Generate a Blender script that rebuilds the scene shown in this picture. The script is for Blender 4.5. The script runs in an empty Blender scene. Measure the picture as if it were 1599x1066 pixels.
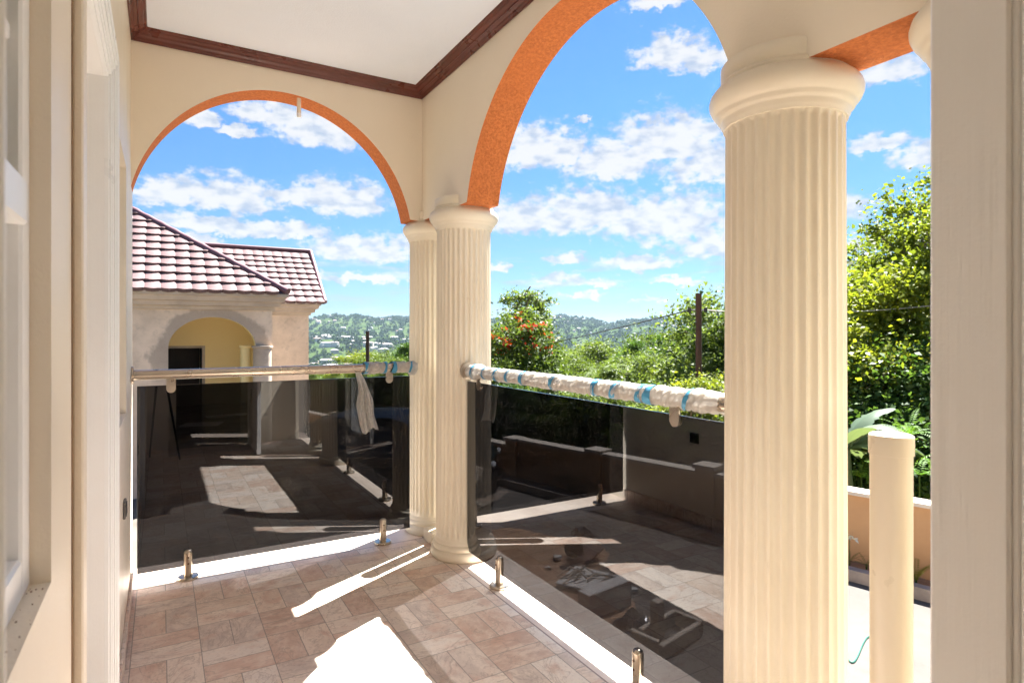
import bpy, bmesh, math, random
import numpy as np
from mathutils import Vector, Matrix
R = math.radians
SC = bpy.context.scene
COL = SC.collection

# ------------------------------------------------------------------ camera
EYE = 1.32
cam_d = bpy.data.cameras.new('camera')
cam_d.sensor_width = 36.0
cam_d.lens = 36.0 * 945 / 1599
cam_d.shift_y = -16 / 1599
cam_d.clip_start = 0.02
cam_d.clip_end = 20000
cam_d.dof.use_dof = True
cam_d.dof.focus_distance = 4.2
cam_d.dof.aperture_fstop = 7.0
cam = bpy.data.objects.new('camera', cam_d)
COL.objects.link(cam)
YAW = 30.1
cam.location = (0, 0, EYE)
cam.rotation_euler = (R(90), 0, R(-YAW))
SC.camera = cam
sa, ca = math.sin(R(YAW)), math.cos(R(YAW))

def at(px, depth):
    """world x, y of a direction seen at photo column px, at a given depth"""
    t = (px - 799.5) / 945
    return depth * (sa + t * ca), depth * (ca - t * sa)

# ------------------------------------------------------------------ exposure
SC.view_settings.view_transform = 'Standard'
SC.view_settings.look = 'None'
SC.view_settings.exposure = 2.72
SC.view_settings.gamma = 1.0
SC.cycles.max_bounces = 20
SC.cycles.diffuse_bounces = 14
SC.cycles.glossy_bounces = 6
SC.cycles.transparent_max_bounces = 24
SC.cycles.volume_bounces = 1
SC.cycles.sample_clamp_indirect = 6
SC.cycles.use_denoising = True
SC.cycles.use_adaptive_sampling = True
SC.cycles.adaptive_threshold = 0.015

# ------------------------------------------------------------------ sun
SUN_AZ, SUN_EL = 27.5, 58.1            # azimuth measured from +X towards +Y
sv = Vector((math.cos(R(SUN_AZ)) * math.cos(R(SUN_EL)), math.sin(R(SUN_AZ)) * math.cos(R(SUN_EL)), math.sin(R(SUN_EL))))
sun_d = bpy.data.lights.new('sun', 'SUN')
sun_d.energy = 5.0
sun_d.angle = R(0.5)
sun_d.color = (1.0, 0.98, 0.945)
sun = bpy.data.objects.new('sun', sun_d)
COL.objects.link(sun)
sun.rotation_euler = sv.to_track_quat('Z', 'Y').to_euler()
sun.location = (20, 10, 40)

# ------------------------------------------------------------------ node helper
class NT:
    def __init__(self, tree):
        self.t = tree
    def n(self, typ, **kw):
        nd = self.t.nodes.new(typ)
        for k, v in kw.items():
            setattr(nd, k, v)
        return nd
    def set(self, sock, v):
        if isinstance(v, bpy.types.NodeSocket):
            self.t.links.new(v, sock)
        elif v is not None:
            if sock.type == 'RGBA' and len(v) == 3:
                v = (*v, 1)
            sock.default_value = v
    def m(self, op, a, b=None, c=None, clamp=False):
        nd = self.n('ShaderNodeMath', operation=op, use_clamp=clamp)
        for i, v in enumerate((a, b, c)):
            if v is not None:
                self.set(nd.inputs[i], v)
        return nd.outputs[0]
    def v(self, op, a, b=None, scale=None):
        nd = self.n('ShaderNodeVectorMath', operation=op)
        self.set(nd.inputs[0], a)
        if b is not None:
            self.set(nd.inputs[1], b)
        if scale is not None:
            self.set(nd.inputs['Scale'], scale)
        return nd.outputs['Value'] if op in ('LENGTH', 'DOT_PRODUCT', 'DISTANCE') else nd.outputs['Vector']
    def mix(self, f, a, b, blend='MIX'):
        nd = self.n('ShaderNodeMix', data_type='RGBA', blend_type=blend)
        self.set(nd.inputs[0], f); self.set(nd.inputs[6], a); self.set(nd.inputs[7], b)
        return nd.outputs[2]
    def sep(self, v):
        nd = self.n('ShaderNodeSeparateXYZ'); self.set(nd.inputs[0], v); return nd.outputs
    def comb(self, x, y, z):
        nd = self.n('ShaderNodeCombineXYZ')
        for i, v in enumerate((x, y, z)):
            self.set(nd.inputs[i], v)
        return nd.outputs[0]
    def noise(self, vec, scale, detail=4, rough=0.5, dist=0.0, out='Fac'):
        nd = self.n('ShaderNodeTexNoise')
        if vec is not None:
            self.set(nd.inputs['Vector'], vec)
        nd.inputs['Scale'].default_value = scale
        nd.inputs['Detail'].default_value = detail
        nd.inputs['Roughness'].default_value = rough
        nd.inputs['Distortion'].default_value = dist
        return nd.outputs[out]
    def smooth(self, x, a, b):
        nd = self.n('ShaderNodeMapRange', interpolation_type='SMOOTHSTEP')
        self.set(nd.inputs[0], x)
        nd.inputs[1].default_value = a; nd.inputs[2].default_value = b
        return nd.outputs[0]
    def rng(self, x, a, b, c, d):
        nd = self.n('ShaderNodeMapRange')
        self.set(nd.inputs[0], x)
        for i, v in enumerate((a, b, c, d)):
            nd.inputs[i + 1].default_value = v
        return nd.outputs[0]
    def ramp(self, f, stops, const=False):
        nd = self.n('ShaderNodeValToRGB')
        cr = nd.color_ramp
        cr.interpolation = 'CONSTANT' if const else 'LINEAR'
        while len(cr.elements) < len(stops):
            cr.elements.new(0.5)
        for e, (p, c) in zip(cr.elements, stops):
            e.position = p; e.color = (*c, 1)
        self.set(nd.inputs[0], f)
        return nd.outputs[0]

# ------------------------------------------------------------------ world: blue sky with scattered cumulus
world = bpy.data.worlds.new('World')
SC.world = world
world.use_nodes = True
SKY_STRENGTH = 0.05
def build_world():
    N = NT(world.node_tree)
    world.node_tree.nodes.clear()
    out = N.n('ShaderNodeOutputWorld')
    bg = N.n('ShaderNodeBackground')
    bg.inputs['Strength'].default_value = SKY_STRENGTH
    N.t.links.new(bg.outputs[0], out.inputs[0])
    sky = N.n('ShaderNodeTexSky')
    sky.sky_type = 'NISHITA'
    sky.sun_disc = False
    sky.sun_elevation = R(SUN_EL)
    sky.sun_rotation = R(90 - SUN_AZ)
    sky.altitude = 300
    sky.air_density = 1.0
    sky.dust_density = 0.3
    sky.ozone_density = 2.0
    co = N.n('ShaderNodeTexCoord').outputs['Generated']
    x, y, z = N.sep(co)
    skyt = N.ramp(N.m('MAXIMUM', z, 0.0), SKY_TINT)
    skyc = N.mix(1.0, sky.outputs[0], skyt, 'MULTIPLY')
    az = N.m('MULTIPLY', N.m('ARCTAN2', x, y), 57.2958)
    el = N.m('MULTIPLY', N.m('ARCSINE', z), 57.2958)
    wz = N.noise(N.comb(az, N.m('MULTIPLY', el, 1.6), 0), 0.42, 6, 0.6, 0, 'Color')
    warp = N.v('MULTIPLY', N.v('SUBTRACT', wz, (0.5, 0.5, 0.5)), (4.2, 2.0, 0))
    wz2 = N.noise(N.comb(az, N.m('MULTIPLY', el, 1.5), 5.0), 1.5, 3, 0.5, 0, 'Color')
    warp = N.v('ADD', warp, N.v('MULTIPLY', N.v('SUBTRACT', wz2, (0.5, 0.5, 0.5)), (1.6, 1.0, 0)))
    p = N.v('ADD', N.comb(az, el, 0), warp)
    # azimuth, elevation, half width, half height of each cloud, in degrees
    CL = [(8.7,18.1,2.73,1.22),(12.5,17.5,3.97,1.68),(3.1,17.2,1.25,.64),(5.9,16.5,1.5,.4),(.5,11,2.66,1.12),(4.4,11.1,3.94,1.42),(10.9,11.7,2.43,1.1),(14.5,11.5,3.37,1.57),(3.7,8.7,4.13,.8),(10.3,8.7,3.22,.61),(16.7,7.2,4.36,1.16),(3.4,7.3,1.65,.43),(15.9,4.7,3.99,.41),(31.9,16.4,3.51,1.9),(35,16.3,2.53,1.45),(39.7,15.1,3.65,1.89),(44.4,16.5,4.27,2.27),(48.3,14.4,3.83,1.84),(31.9,10.3,4.24,1.88),(38,10.6,5.06,1.97),(44.4,9.7,5.41,2.28),(48.8,7.5,3.26,1.35),(44.9,23.7,2.61,1.28),(47.5,22.8,2.54,1.08),(43.8,27.9,2.63,.74),(35.8,6.7,1.5,.6),(42.1,6.2,2.67,.7),(34.8,4.8,1.93,.54),(38.3,4.3,1.31,.42),(37.1,3.3,1.67,.36),(42.7,3,1.39,.24),(45.5,4.5,1.92,.29),(62.3,19.8,2.43,1.09),(61.2,14.7,2,.63),(63.8,13.2,1.51,.86),(59.8,6.8,1.19,.73),(36.8,19,.66,.27),(28.6,5.9,.73,.36),(24.1,5.8,3.6,.72),(54.1,19.5,3.54,1.28),(56.1,10.1,3.92,1.27),
          (-14,13,6,2.2),(-28,20,7,2.6),(80,12,6,2),(96,19,7,2.4),(-60,15,8,2.5),(130,14,8,2.5),(-110,17,8,3),(170,18,9,3)]
    best = None
    for a0, e0, w, h in CL:
        d = N.v('SUBTRACT', p, (a0, e0, 0))
        q = N.v('MAXIMUM', N.v('MULTIPLY', d, (0.85 / w, 0.78 / h, 0)), N.v('MULTIPLY', d, (-0.85 / w, -1.45 / h, 0)))
        L = N.v('LENGTH', q)
        best = L if best is None else N.m('SMOOTH_MIN', best, L, 0.16)
    det = N.noise(N.comb(az, N.m('MULTIPLY', el, 1.4), 3.0), 0.85, 5, 0.52)
    dens = N.m('ADD', N.m('SUBTRACT', 1.27, best), N.m('MULTIPLY', N.m('SUBTRACT', det, 0.5), 1.9))
    cov = N.m('MULTIPLY', N.smooth(dens, -0.08, 0.62), 0.96)
    # thin far streaks just over the horizon
    st = N.noise(N.comb(N.m('MULTIPLY', az, 0.35), N.m('MULTIPLY', el, 2.2), 7.0), 0.55, 5, 0.55)
    band = N.m('MULTIPLY', N.smooth(el, 0.0, 1.5), N.m('SUBTRACT', 1.0, N.smooth(el, 5.0, 9.0)))
    stc = N.m('MULTIPLY', N.m('MULTIPLY', N.smooth(st, 0.47, 0.72), band), 0.75)
    cov = N.m('MAXIMUM', cov, stc)
    # cloud bodies: bright crowns and soft blue-grey hollows
    lum = N.noise(N.comb(az, N.m('MULTIPLY', el, 2.0), 11.0), 0.6, 3, 0.45)
    sh = N.smooth(N.m('ADD', lum, N.m('MULTIPLY', dens, 0.10)), 0.34, 0.68)
    cloud = N.mix(sh, (CLOUD_DARK), (CLOUD_LIGHT))
    fin = N.mix(cov, skyc, cloud)
    N.t.links.new(fin, bg.inputs[0])
CLOUD_DARK = (1.65, 1.95, 2.45)
CLOUD_LIGHT = (2.8, 2.82, 2.88)
SKY_TINT = [(0.0, (0.15, 0.20, 0.26)), (0.06, (0.22, 0.315, 0.41)), (0.14, (0.24, 0.355, 0.46)), (0.35, (0.25, 0.42, 0.59)), (1.0, (0.25, 0.43, 0.57))]
build_world()

# ------------------------------------------------------------------ material helpers
def new_mat(name):
    m = bpy.data.materials.new(name)
    m.use_nodes = True
    b = m.node_tree.nodes['Principled BSDF']
    return m, NT(m.node_tree), b
def obj_co(N):
    return N.n('ShaderNodeTexCoord').outputs['Object']
def geo_co(N):
    return N.n('ShaderNodeNewGeometry').outputs['Position']
def bump(N, b, h, strength, dist):
    bp = N.n('ShaderNodeBump')
    bp.inputs['Strength'].default_value = strength
    bp.inputs['Distance'].default_value = dist
    N.set(bp.inputs['Height'], h)
    N.t.links.new(bp.outputs[0], b.inputs['Normal'])

def paint(name, c1, c2, rough=0.5, scale=1.5, grain=0.0, stretch=(1, 1, 1), bstr=0.15, bscale=120, spec=0.5, dirt=None):
    m, N, b = new_mat(name)
    co = geo_co(N)
    f = N.noise(co, scale, 5, 0.6)
    col = N.mix(N.smooth(f, 0.3, 0.7), c1, c2)
    if dirt:
        d = N.smooth(N.noise(co, 9, 6, 0.7), 0.66, 0.8)
        col = N.mix(N.m('MULTIPLY', d, 0.5), col, dirt)
    N.set(b.inputs['Base Color'], col)
    b.inputs['Specular IOR Level'].default_value = spec
    r = N.rng(N.noise(co, 6, 4), 0.3, 0.7, rough - 0.06, rough + 0.08)
    N.set(b.inputs['Roughness'], r)
    h = N.noise(N.v('MULTIPLY', co, stretch), bscale, 4, 0.6)
    if grain:
        h2 = N.noise(N.v('MULTIPLY', co, (1, 1, 0.02)), 90, 3, 0.6)
        h = N.m('ADD', h, N.m('MULTIPLY', h2, grain))
    big = N.noise(co, 7, 3)
    bump(N, b, N.m('ADD', h, N.m('MULTIPLY', big, 1.5)), bstr, 0.004)
    return m

M = {}
M['cream_wall'] = paint('cream_wall_paint', (0.82, 0.745, 0.62), (0.79, 0.71, 0.58), 0.42, 1.2, 0.0, bstr=0.25)
M['beam_paint'] = paint('cream_beam_paint', (0.82, 0.74, 0.605), (0.79, 0.705, 0.57), 0.5, 1.0, bstr=0.2)
M['column'] = paint('cream_column_paint', (0.78, 0.715, 0.585), (0.73, 0.655, 0.52), 0.4, 2.0, 0.25, bstr=0.09, dirt=(0.56, 0.44, 0.31))
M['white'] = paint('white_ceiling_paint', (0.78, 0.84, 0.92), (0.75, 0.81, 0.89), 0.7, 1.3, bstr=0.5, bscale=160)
M['door_white'] = paint('white_door_paint', (0.84, 0.84, 0.83), (0.81, 0.805, 0.79), 0.38, 2.0, 1.0, bstr=0.07)
M['door_ribbed'] = paint('brushed_white_door_paint', (0.86, 0.86, 0.85), (0.82, 0.815, 0.80), 0.42, 2.0, 2.6, bstr=0.13)
M['frame_white'] = paint('white_frame_paint', (0.86, 0.87, 0.87), (0.83, 0.84, 0.84), 0.32, 2.0, bstr=0.04)
M['mahogany'] = paint('mahogany_paint', (0.135, 0.032, 0.020), (0.095, 0.022, 0.014), 0.3, 5, 0.3, bstr=0.15)
M['post'] = paint('cream_post_paint', (0.66, 0.58, 0.45), (0.63, 0.55, 0.425), 0.3, 2.0, 0.8, bstr=0.12)
M['concrete'] = paint('driveway_concrete', (0.47, 0.43, 0.38), (0.36, 0.33, 0.29), 0.85, 0.6, bstr=0.5, bscale=40, dirt=(0.24, 0.2, 0.17))
M['kerb'] = paint('kerb_concrete', (0.40, 0.33, 0.28), (0.26, 0.22, 0.19), 0.9, 3, bstr=0.5, bscale=50)
M['block'] = paint('block_concrete', (0.56, 0.54, 0.51), (0.44, 0.42, 0.39), 0.9, 3, bstr=0.5, bscale=60)
M['boundary'] = paint('ochre_wall_paint', (0.62, 0.36, 0.17), (0.54, 0.30, 0.14), 0.7, 1.0, bstr=0.3, dirt=(0.35, 0.22, 0.13))
M['cap'] = paint('pale_cap_paint', (0.75, 0.66, 0.54), (0.68, 0.59, 0.48), 0.7, 2, bstr=0.3)
M['yard'] = paint('yard_earth', (0.15, 0.125, 0.10), (0.085, 0.07, 0.055), 0.95, 0.8, bstr=0.8, bscale=25)
M['soil'] = paint('brown_soil', (0.34, 0.20, 0.115), (0.21, 0.12, 0.07), 0.95, 3, bstr=0.9, bscale=25)
M['timber'] = paint('weathered_timber', (0.50, 0.43, 0.35), (0.36, 0.30, 0.24), 0.85, 3, 1.0, bstr=0.4)
M['yellow_plaster'] = paint('yellow_plaster', (0.90, 0.74, 0.38), (0.88, 0.71, 0.35), 0.8, 1, bstr=0.2)
M['cornice'] = paint('weathered_cornice', (0.52, 0.42, 0.33), (0.40, 0.32, 0.25), 0.85, 2.5, bstr=0.4, dirt=(0.25, 0.19, 0.14))
M['pole'] = paint('creosoted_pole', (0.10, 0.045, 0.028), (0.065, 0.03, 0.02), 0.85, 4, 1.0, bstr=0.4)
M['bark'] = paint('grey_bark', (0.24, 0.19, 0.14), (0.15, 0.115, 0.085), 0.9, 6, 0.6, bstr=0.6, bscale=40)
M['dark_room'] = paint('dim_room_paint', (0.5, 0.46, 0.40), (0.44, 0.40, 0.35), 0.8, 2)
M['black'] = paint('black_plastic', (0.02, 0.02, 0.022), (0.03, 0.03, 0.03), 0.45, 4)
M['dark_wood'] = paint('dark_doorway', (0.018, 0.012, 0.010), (0.025, 0.017, 0.013), 0.7, 3)
M['paper'] = paint('paper_litter', (0.75, 0.74, 0.70), (0.65, 0.64, 0.6), 0.8, 5)
M['rusty'] = paint('rusty_metal', (0.12, 0.05, 0.028), (0.07, 0.035, 0.025), 0.7, 8)
M['tarp'] = paint('crumpled_dark_plastic', (0.05, 0.055, 0.062), (0.10, 0.105, 0.11), 0.28, 6, bstr=0.5, bscale=14)
M['outlet'] = paint('grey_socket_plastic', (0.10, 0.095, 0.085), (0.13, 0.12, 0.11), 0.35, 4)
M['cable'] = paint('green_cable', (0.03, 0.12, 0.09), (0.04, 0.14, 0.10), 0.4, 4)
M['wire'] = paint('dark_wire', (0.03, 0.03, 0.03), (0.05, 0.05, 0.05), 0.6, 4)
M['pale_wire'] = paint('weathered_cable', (0.42, 0.38, 0.34), (0.36, 0.33, 0.30), 0.6, 4)
M['roof_cap'] = paint('plum_roof_cap', (0.16, 0.075, 0.085), (0.12, 0.055, 0.065), 0.5, 3)
M['tan_concrete'] = paint('rough_tan_render', (0.55, 0.42, 0.30), (0.44, 0.33, 0.24), 0.9, 3, bstr=0.5, bscale=40, dirt=(0.28, 0.21, 0.15))

def steel():
    m, N, b = new_mat('brushed_steel')
    co = geo_co(N)
    f = N.noise(co, 14, 2, 0.4)
    N.set(b.inputs['Base Color'], N.mix(f, (0.46, 0.385, 0.30), (0.60, 0.53, 0.44)))
    b.inputs['Metallic'].default_value = 1.0
    N.set(b.inputs['Roughness'], N.rng(f, 0.3, 0.7, 0.22, 0.38))
    return m
M['steel'] = steel()

def orange_stucco():
    m, N, b = new_mat('orange_stucco')
    co = geo_co(N)
    f = N.noise(co, 70, 5, 0.65)
    g = N.noise(co, 3, 3)
    c = N.mix(N.smooth(f, 0.3, 0.7), (0.50, 0.135, 0.030), (0.72, 0.235, 0.062))
    c = N.mix(N.m('MULTIPLY', N.smooth(g, 0.4, 0.7), 0.35), c, (0.66, 0.19, 0.045))
    N.set(b.inputs['Base Color'], c)
    b.inputs['Roughness'].default_value = 0.8
    h = N.smooth(N.noise(N.v('ADD', co, (3, 1, 2)), 85, 5, 0.6), 0.35, 0.65)
    bump(N, b, h, 0.9, 0.004)
    return m
M['orange'] = orange_stucco()

def floor_tiles():
    m, N, b = new_mat('slate_look_floor_tiles')
    co = geo_co(N)
    x, y, z = N.sep(co)
    T = 0.2505
    u = N.m('DIVIDE', N.m('SUBTRACT', x, 0.144), T)
    v = N.m('DIVIDE', N.m('SUBTRACT', y, 3.05), T)
    cu, cv = N.m('FLOOR', u), N.m('FLOOR', v)
    fu, fv = N.m('FRACT', u), N.m('FRACT', v)
    par = N.m('FLOORED_MODULO', N.m('ADD', cu, cv), 2.0)
    ip = N.m('SUBTRACT', 1.0, par)
    s = N.m('ADD', N.m('MULTIPLY', fv, ip), N.m('MULTIPLY', fu, par))
    t = N.m('ADD', N.m('MULTIPLY', fu, ip), N.m('MULTIPLY', fv, par))
    s2 = N.m('MULTIPLY', s, 2.0)
    k, bb = N.m('FLOOR', s2), N.m('FRACT', s2)
    ident = N.comb(cu, cv, k)
    wn = N.n('ShaderNodeTexWhiteNoise'); wn.noise_dimensions = '3D'
    N.set(wn.inputs['Vector'], N.v('ADD', ident, (0.31, 0.57, 0.13)))
    rv, rc = wn.outputs['Value'], wn.outputs['Color']
    base = N.ramp(rv, [(0.0, (0.58, 0.44, 0.33)), (0.2, (0.50, 0.40, 0.33)), (0.36, (0.65, 0.54, 0.44)),
                       (0.52, (0.49, 0.32, 0.225)), (0.66, (0.65, 0.57, 0.49)), (0.8, (0.55, 0.365, 0.26)), (0.92, (0.61, 0.52, 0.45))], True)
    loc = N.v('ADD', co, N.v('MULTIPLY', rc, (9.0, 9.0, 9.0)))
    str_h = N.v('MULTIPLY', loc, (0.85, 1.4, 1))
    str_v = N.v('MULTIPLY', loc, (1.4, 0.85, 1))
    mixv = N.n('ShaderNodeMix', data_type='VECTOR')
    N.set(mixv.inputs[0], par); N.set(mixv.inputs[4], str_h); N.set(mixv.inputs[5], str_v)
    lv = mixv.outputs[1]
    n1 = N.noise(lv, 11, 7, 0.66, 0.35)
    n2 = N.noise(lv, 70, 6, 0.7)
    vein = N.m('ABSOLUTE', N.m('SUBTRACT', N.noise(lv, 5.5, 6, 0.6, 1.2), 0.5))
    vein = N.m('SUBTRACT', 1.0, N.smooth(vein, 0.0, 0.022))
    c = N.mix(N.m('MULTIPLY', N.smooth(n1, 0.36, 0.64), 0.6), base, (0.70, 0.585, 0.475))
    rust = N.smooth(N.noise(N.v('ADD', lv, (5, 3, 1)), 6, 5, 0.6, 0.6), 0.50, 0.72)
    c = N.mix(N.m('MULTIPLY', rust, 0.55), c, (0.47, 0.24, 0.14))
    c = N.mix(N.m('MULTIPLY', N.smooth(n2, 0.48, 0.72), 0.45), c, (0.36, 0.27, 0.21))
    c = N.mix(N.m('MULTIPLY', vein, 0.38), c, (0.27, 0.18, 0.125))
    e1 = N.m('MULTIPLY', N.m('MINIMUM', t, N.m('SUBTRACT', 1.0, t)), T)
    e2 = N.m('MULTIPLY', N.m('MINIMUM', bb, N.m('SUBTRACT', 1.0, bb)), T / 2)
    wob = N.m('MULTIPLY', N.m('SUBTRACT', N.noise(co, 60, 3), 0.5), 0.0016)
    e = N.m('ADD', N.m('MINIMUM', e1, e2), wob)
    g = N.m('SUBTRACT', 1.0, N.smooth(e, 0.0008, 0.0026))
    # pale border tiles next to the glass
    border = N.m('MAXIMUM', N.m('GREATER_THAN', x, 1.452), N.m('GREATER_THAN', y, 3.635))
    wn2 = N.noise(co, 4, 5, 0.6, 0.5)
    bc = N.mix(N.smooth(wn2, 0.35, 0.65), (0.64, 0.53, 0.42), (0.55, 0.43, 0.33))
    bj = N.m('MINIMUM', N.m('ABSOLUTE', N.m('SUBTRACT', N.m('FRACT', N.m('DIVIDE', y, 0.33)), 0.5)), 1.0)
    c = N.mix(N.m('MULTIPLY', g, 0.8), c, (0.235, 0.185, 0.145))
    c = N.mix(border, c, bc)
    edge = N.m('MINIMUM', N.m('ABSOLUTE', N.m('SUBTRACT', x, 1.452)), N.m('ABSOLUTE', N.m('SUBTRACT', y, 3.635)))
    gl = N.m('SUBTRACT', 1.0, N.smooth(edge, 0.002, 0.005))
    c = N.mix(N.m('MULTIPLY', gl, 0.85), c, (0.20, 0.12, 0.09))
    hs = N.n('ShaderNodeHueSaturation')
    hs.inputs['Saturation'].default_value = 0.80
    hs.inputs['Value'].default_value = 1.42
    N.set(hs.inputs['Color'], c)
    N.set(b.inputs['Base Color'], hs.outputs[0])
    N.set(b.inputs['Roughness'], N.rng(n1, 0.3, 0.7, 0.36, 0.55))
    h = N.m('SUBTRACT', N.m('ADD', N.m('MULTIPLY', n1, 0.5), N.m('MULTIPLY', n2, 0.35)), N.m('MULTIPLY', N.m('MAXIMUM', g, gl), 0.9))
    bump(N, b, h, 0.35, 0.004)
    return m
M['tiles'] = floor_tiles()

def dark_glass():
    m, N, b = new_mat('black_tinted_glass')
    N.t.nodes.remove(b)
    out = N.t.nodes['Material Output']
    tr = N.n('ShaderNodeBsdfTransparent'); tr.inputs[0].default_value = (0.168, 0.168, 0.175, 1)
    gl = N.n('ShaderNodeBsdfGlossy'); gl.inputs['Roughness'].default_value = 0.0
    gl.inputs[0].default_value = (0.95, 0.95, 0.97, 1)
    fr = N.n('ShaderNodeFresnel'); fr.inputs['IOR'].default_value = 1.62
    bf = N.n('ShaderNodeNewGeometry').outputs['Backfacing']
    f = N.m('MULTIPLY', fr.outputs[0], N.m('SUBTRACT', 1.0, bf))
    co = geo_co(N)
    # dusty smears wiped over the pane
    sm = N.smooth(N.noise(N.v('MULTIPLY', co, (1, 1, 0.35)), 5, 7, 0.7, 0.6), 0.55, 0.85)
    dif = N.n('ShaderNodeBsdfDiffuse'); dif.inputs[0].default_value = (0.45, 0.43, 0.40, 1)
    mx = N.n('ShaderNodeMixShader'); N.set(mx.inputs[0], f)
    N.t.links.new(tr.outputs[0], mx.inputs[1]); N.t.links.new(gl.outputs[0], mx.inputs[2])
    mx2 = N.n('ShaderNodeMixShader'); N.set(mx2.inputs[0], N.m('MULTIPLY', sm, 0.05))
    N.t.links.new(mx.outputs[0], mx2.inputs[1]); N.t.links.new(dif.outputs[0], mx2.inputs[2])
    N.t.links.new(mx2.outputs[0], out.inputs[0])
    return m
M['dark_glass'] = dark_glass()

def clear_glass():
    m, N, b = new_mat('window_glass')
    N.t.nodes.remove(b)
    out = N.t.nodes['Material Output']
    tr = N.n('ShaderNodeBsdfTransparent'); tr.inputs[0].default_value = (0.75, 0.78, 0.77, 1)
    gl = N.n('ShaderNodeBsdfGlossy'); gl.inputs['Roughness'].default_value = 0.01
    fr = N.n('ShaderNodeFresnel'); fr.inputs['IOR'].default_value = 1.5
    bf = N.n('ShaderNodeNewGeometry').outputs['Backfacing']
    mx = N.n('ShaderNodeMixShader'); N.set(mx.inputs[0], N.m('MULTIPLY', fr.outputs[0], N.m('SUBTRACT', 1.0, bf)))
    N.t.links.new(tr.outputs[0], mx.inputs[1]); N.t.links.new(gl.outputs[0], mx.inputs[2])
    N.t.links.new(mx.outputs[0], out.inputs[0])
    return m
M['glass'] = clear_glass()

def plastic_film(name, col, alpha, trans):
    m, N, b = new_mat(name)
    N.t.nodes.remove(b)
    out = N.t.nodes['Material Output']
    co = geo_co(N)
    n = N.noise(co, 60, 5, 0.65)
    pb = N.n('ShaderNodeBsdfPrincipled')
    N.set(pb.inputs['Base Color'], N.mix(n, col, tuple(0.86 * c for c in col)))
    pb.inputs['Roughness'].default_value = 0.35
    bp = N.n('ShaderNodeBump'); bp.inputs['Strength'].default_value = 0.9; bp.inputs['Distance'].default_value = 0.006
    N.set(bp.inputs['Height'], N.noise(N.v('MULTIPLY', co, (1, 1, 2.5)), 55, 5, 0.7, 0.5))
    N.t.links.new(bp.outputs[0], pb.inputs['Normal'])
    tl = N.n('ShaderNodeBsdfTranslucent'); tl.inputs[0].default_value = (*col, 1)
    m1 = N.n('ShaderNodeMixShader'); m1.inputs[0].default_value = trans
    N.t.links.new(pb.outputs[0], m1.inputs[1]); N.t.links.new(tl.outputs[0], m1.inputs[2])
    tr = N.n('ShaderNodeBsdfTransparent')
    m2 = N.n('ShaderNodeMixShader')
    N.set(m2.inputs[0], N.rng(n, 0.3, 0.7, alpha - 0.12, min(1, alpha + 0.12)))
    N.t.links.new(tr.outputs[0], m2.inputs[1]); N.t.links.new(m1.outputs[0], m2.inputs[2])
    N.t.links.new(m2.outputs[0], out.inputs[0])
    return m
M['wrap'] = plastic_film('white_plastic_wrap', (0.72, 0.69, 0.64), 0.86, 0.4)
M['strip'] = plastic_film('loose_plastic_film', (0.93, 0.90, 0.85), 0.68, 0.5)
M['tape'] = paint('blue_tape', (0.045, 0.235, 0.40), (0.06, 0.28, 0.46), 0.4, 8)

def leaf_mat(name, cols, trans=0.4, rough=0.5, gain=1.5, spec=0.18):
    m, N, b = new_mat(name)
    N.t.nodes.remove(b)
    out = N.t.nodes['Material Output']
    g = N.n('ShaderNodeNewGeometry')
    oi = N.n('ShaderNodeObjectInfo').outputs['Random']
    cols = [tuple(min(0.9, q * gain) for q in cc) for cc in cols]
    k = len(cols)
    c = N.ramp(g.outputs['Random Per Island'], [(i / k, cc) for i, cc in enumerate(cols)], False)
    big = N.noise(g.outputs['Position'], 0.55, 3)
    c = N.mix(N.rng(big, 0.3, 0.7, 0.0, 0.45), c, cols[-1])
    c = N.mix(N.rng(oi, 0, 1, 0.0, 0.65), c, cols[0])
    pb = N.n('ShaderNodeBsdfPrincipled')
    N.set(pb.inputs['Base Color'], c)
    pb.inputs['Roughness'].default_value = rough
    pb.inputs['Specular IOR Level'].default_value = spec
    tl = N.n('ShaderNodeBsdfTranslucent')
    N.set(tl.inputs[0], N.mix(1.0, c, (1.3, 1.3, 0.55), 'MULTIPLY'))
    mx = N.n('ShaderNodeMixShader'); mx.inputs[0].default_value = trans
    N.t.links.new(pb.outputs[0], mx.inputs[1]); N.t.links.new(tl.outputs[0], mx.inputs[2])
    N.t.links.new(mx.outputs[0], out.inputs[0])
    return m
M['leaf_yellow'] = leaf_mat('yellow_green_leaves', [(0.068, 0.096, 0.015), (0.110, 0.138, 0.018), (0.085, 0.115, 0.016), (0.160, 0.175, 0.020)], 0.45)
M['leaf_mid'] = leaf_mat('mid_green_leaves', [(0.044, 0.070, 0.016), (0.072, 0.103, 0.022), (0.100, 0.128, 0.028), (0.060, 0.088, 0.020)], 0.4)
M['leaf_pale'] = leaf_mat('pale_green_leaves', [(0.070, 0.100, 0.030), (0.100, 0.130, 0.038), (0.125, 0.150, 0.045), (0.085, 0.120, 0.035)], 0.4)
M['leaf_dark'] = leaf_mat('dark_green_leaves', [(0.030, 0.062, 0.016), (0.046, 0.085, 0.020), (0.064, 0.108, 0.026), (0.038, 0.072, 0.018)], 0.4)
M['leaf_fern'] = leaf_mat('bright_fern_leaves', [(0.050, 0.120, 0.016), (0.085, 0.165, 0.022), (0.110, 0.190, 0.025)], 0.45)
M['leaf_banana'] = leaf_mat('banana_leaves', [(0.070, 0.105, 0.062), (0.095, 0.130, 0.085), (0.115, 0.150, 0.100)], 0.3, 0.35, 1.2, 0.4)
M['flower'] = leaf_mat('orange_red_flowers', [(0.60, 0.07, 0.020), (0.70, 0.10, 0.025), (0.52, 0.05, 0.025)], 0.3, 0.45, 1.0)
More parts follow.
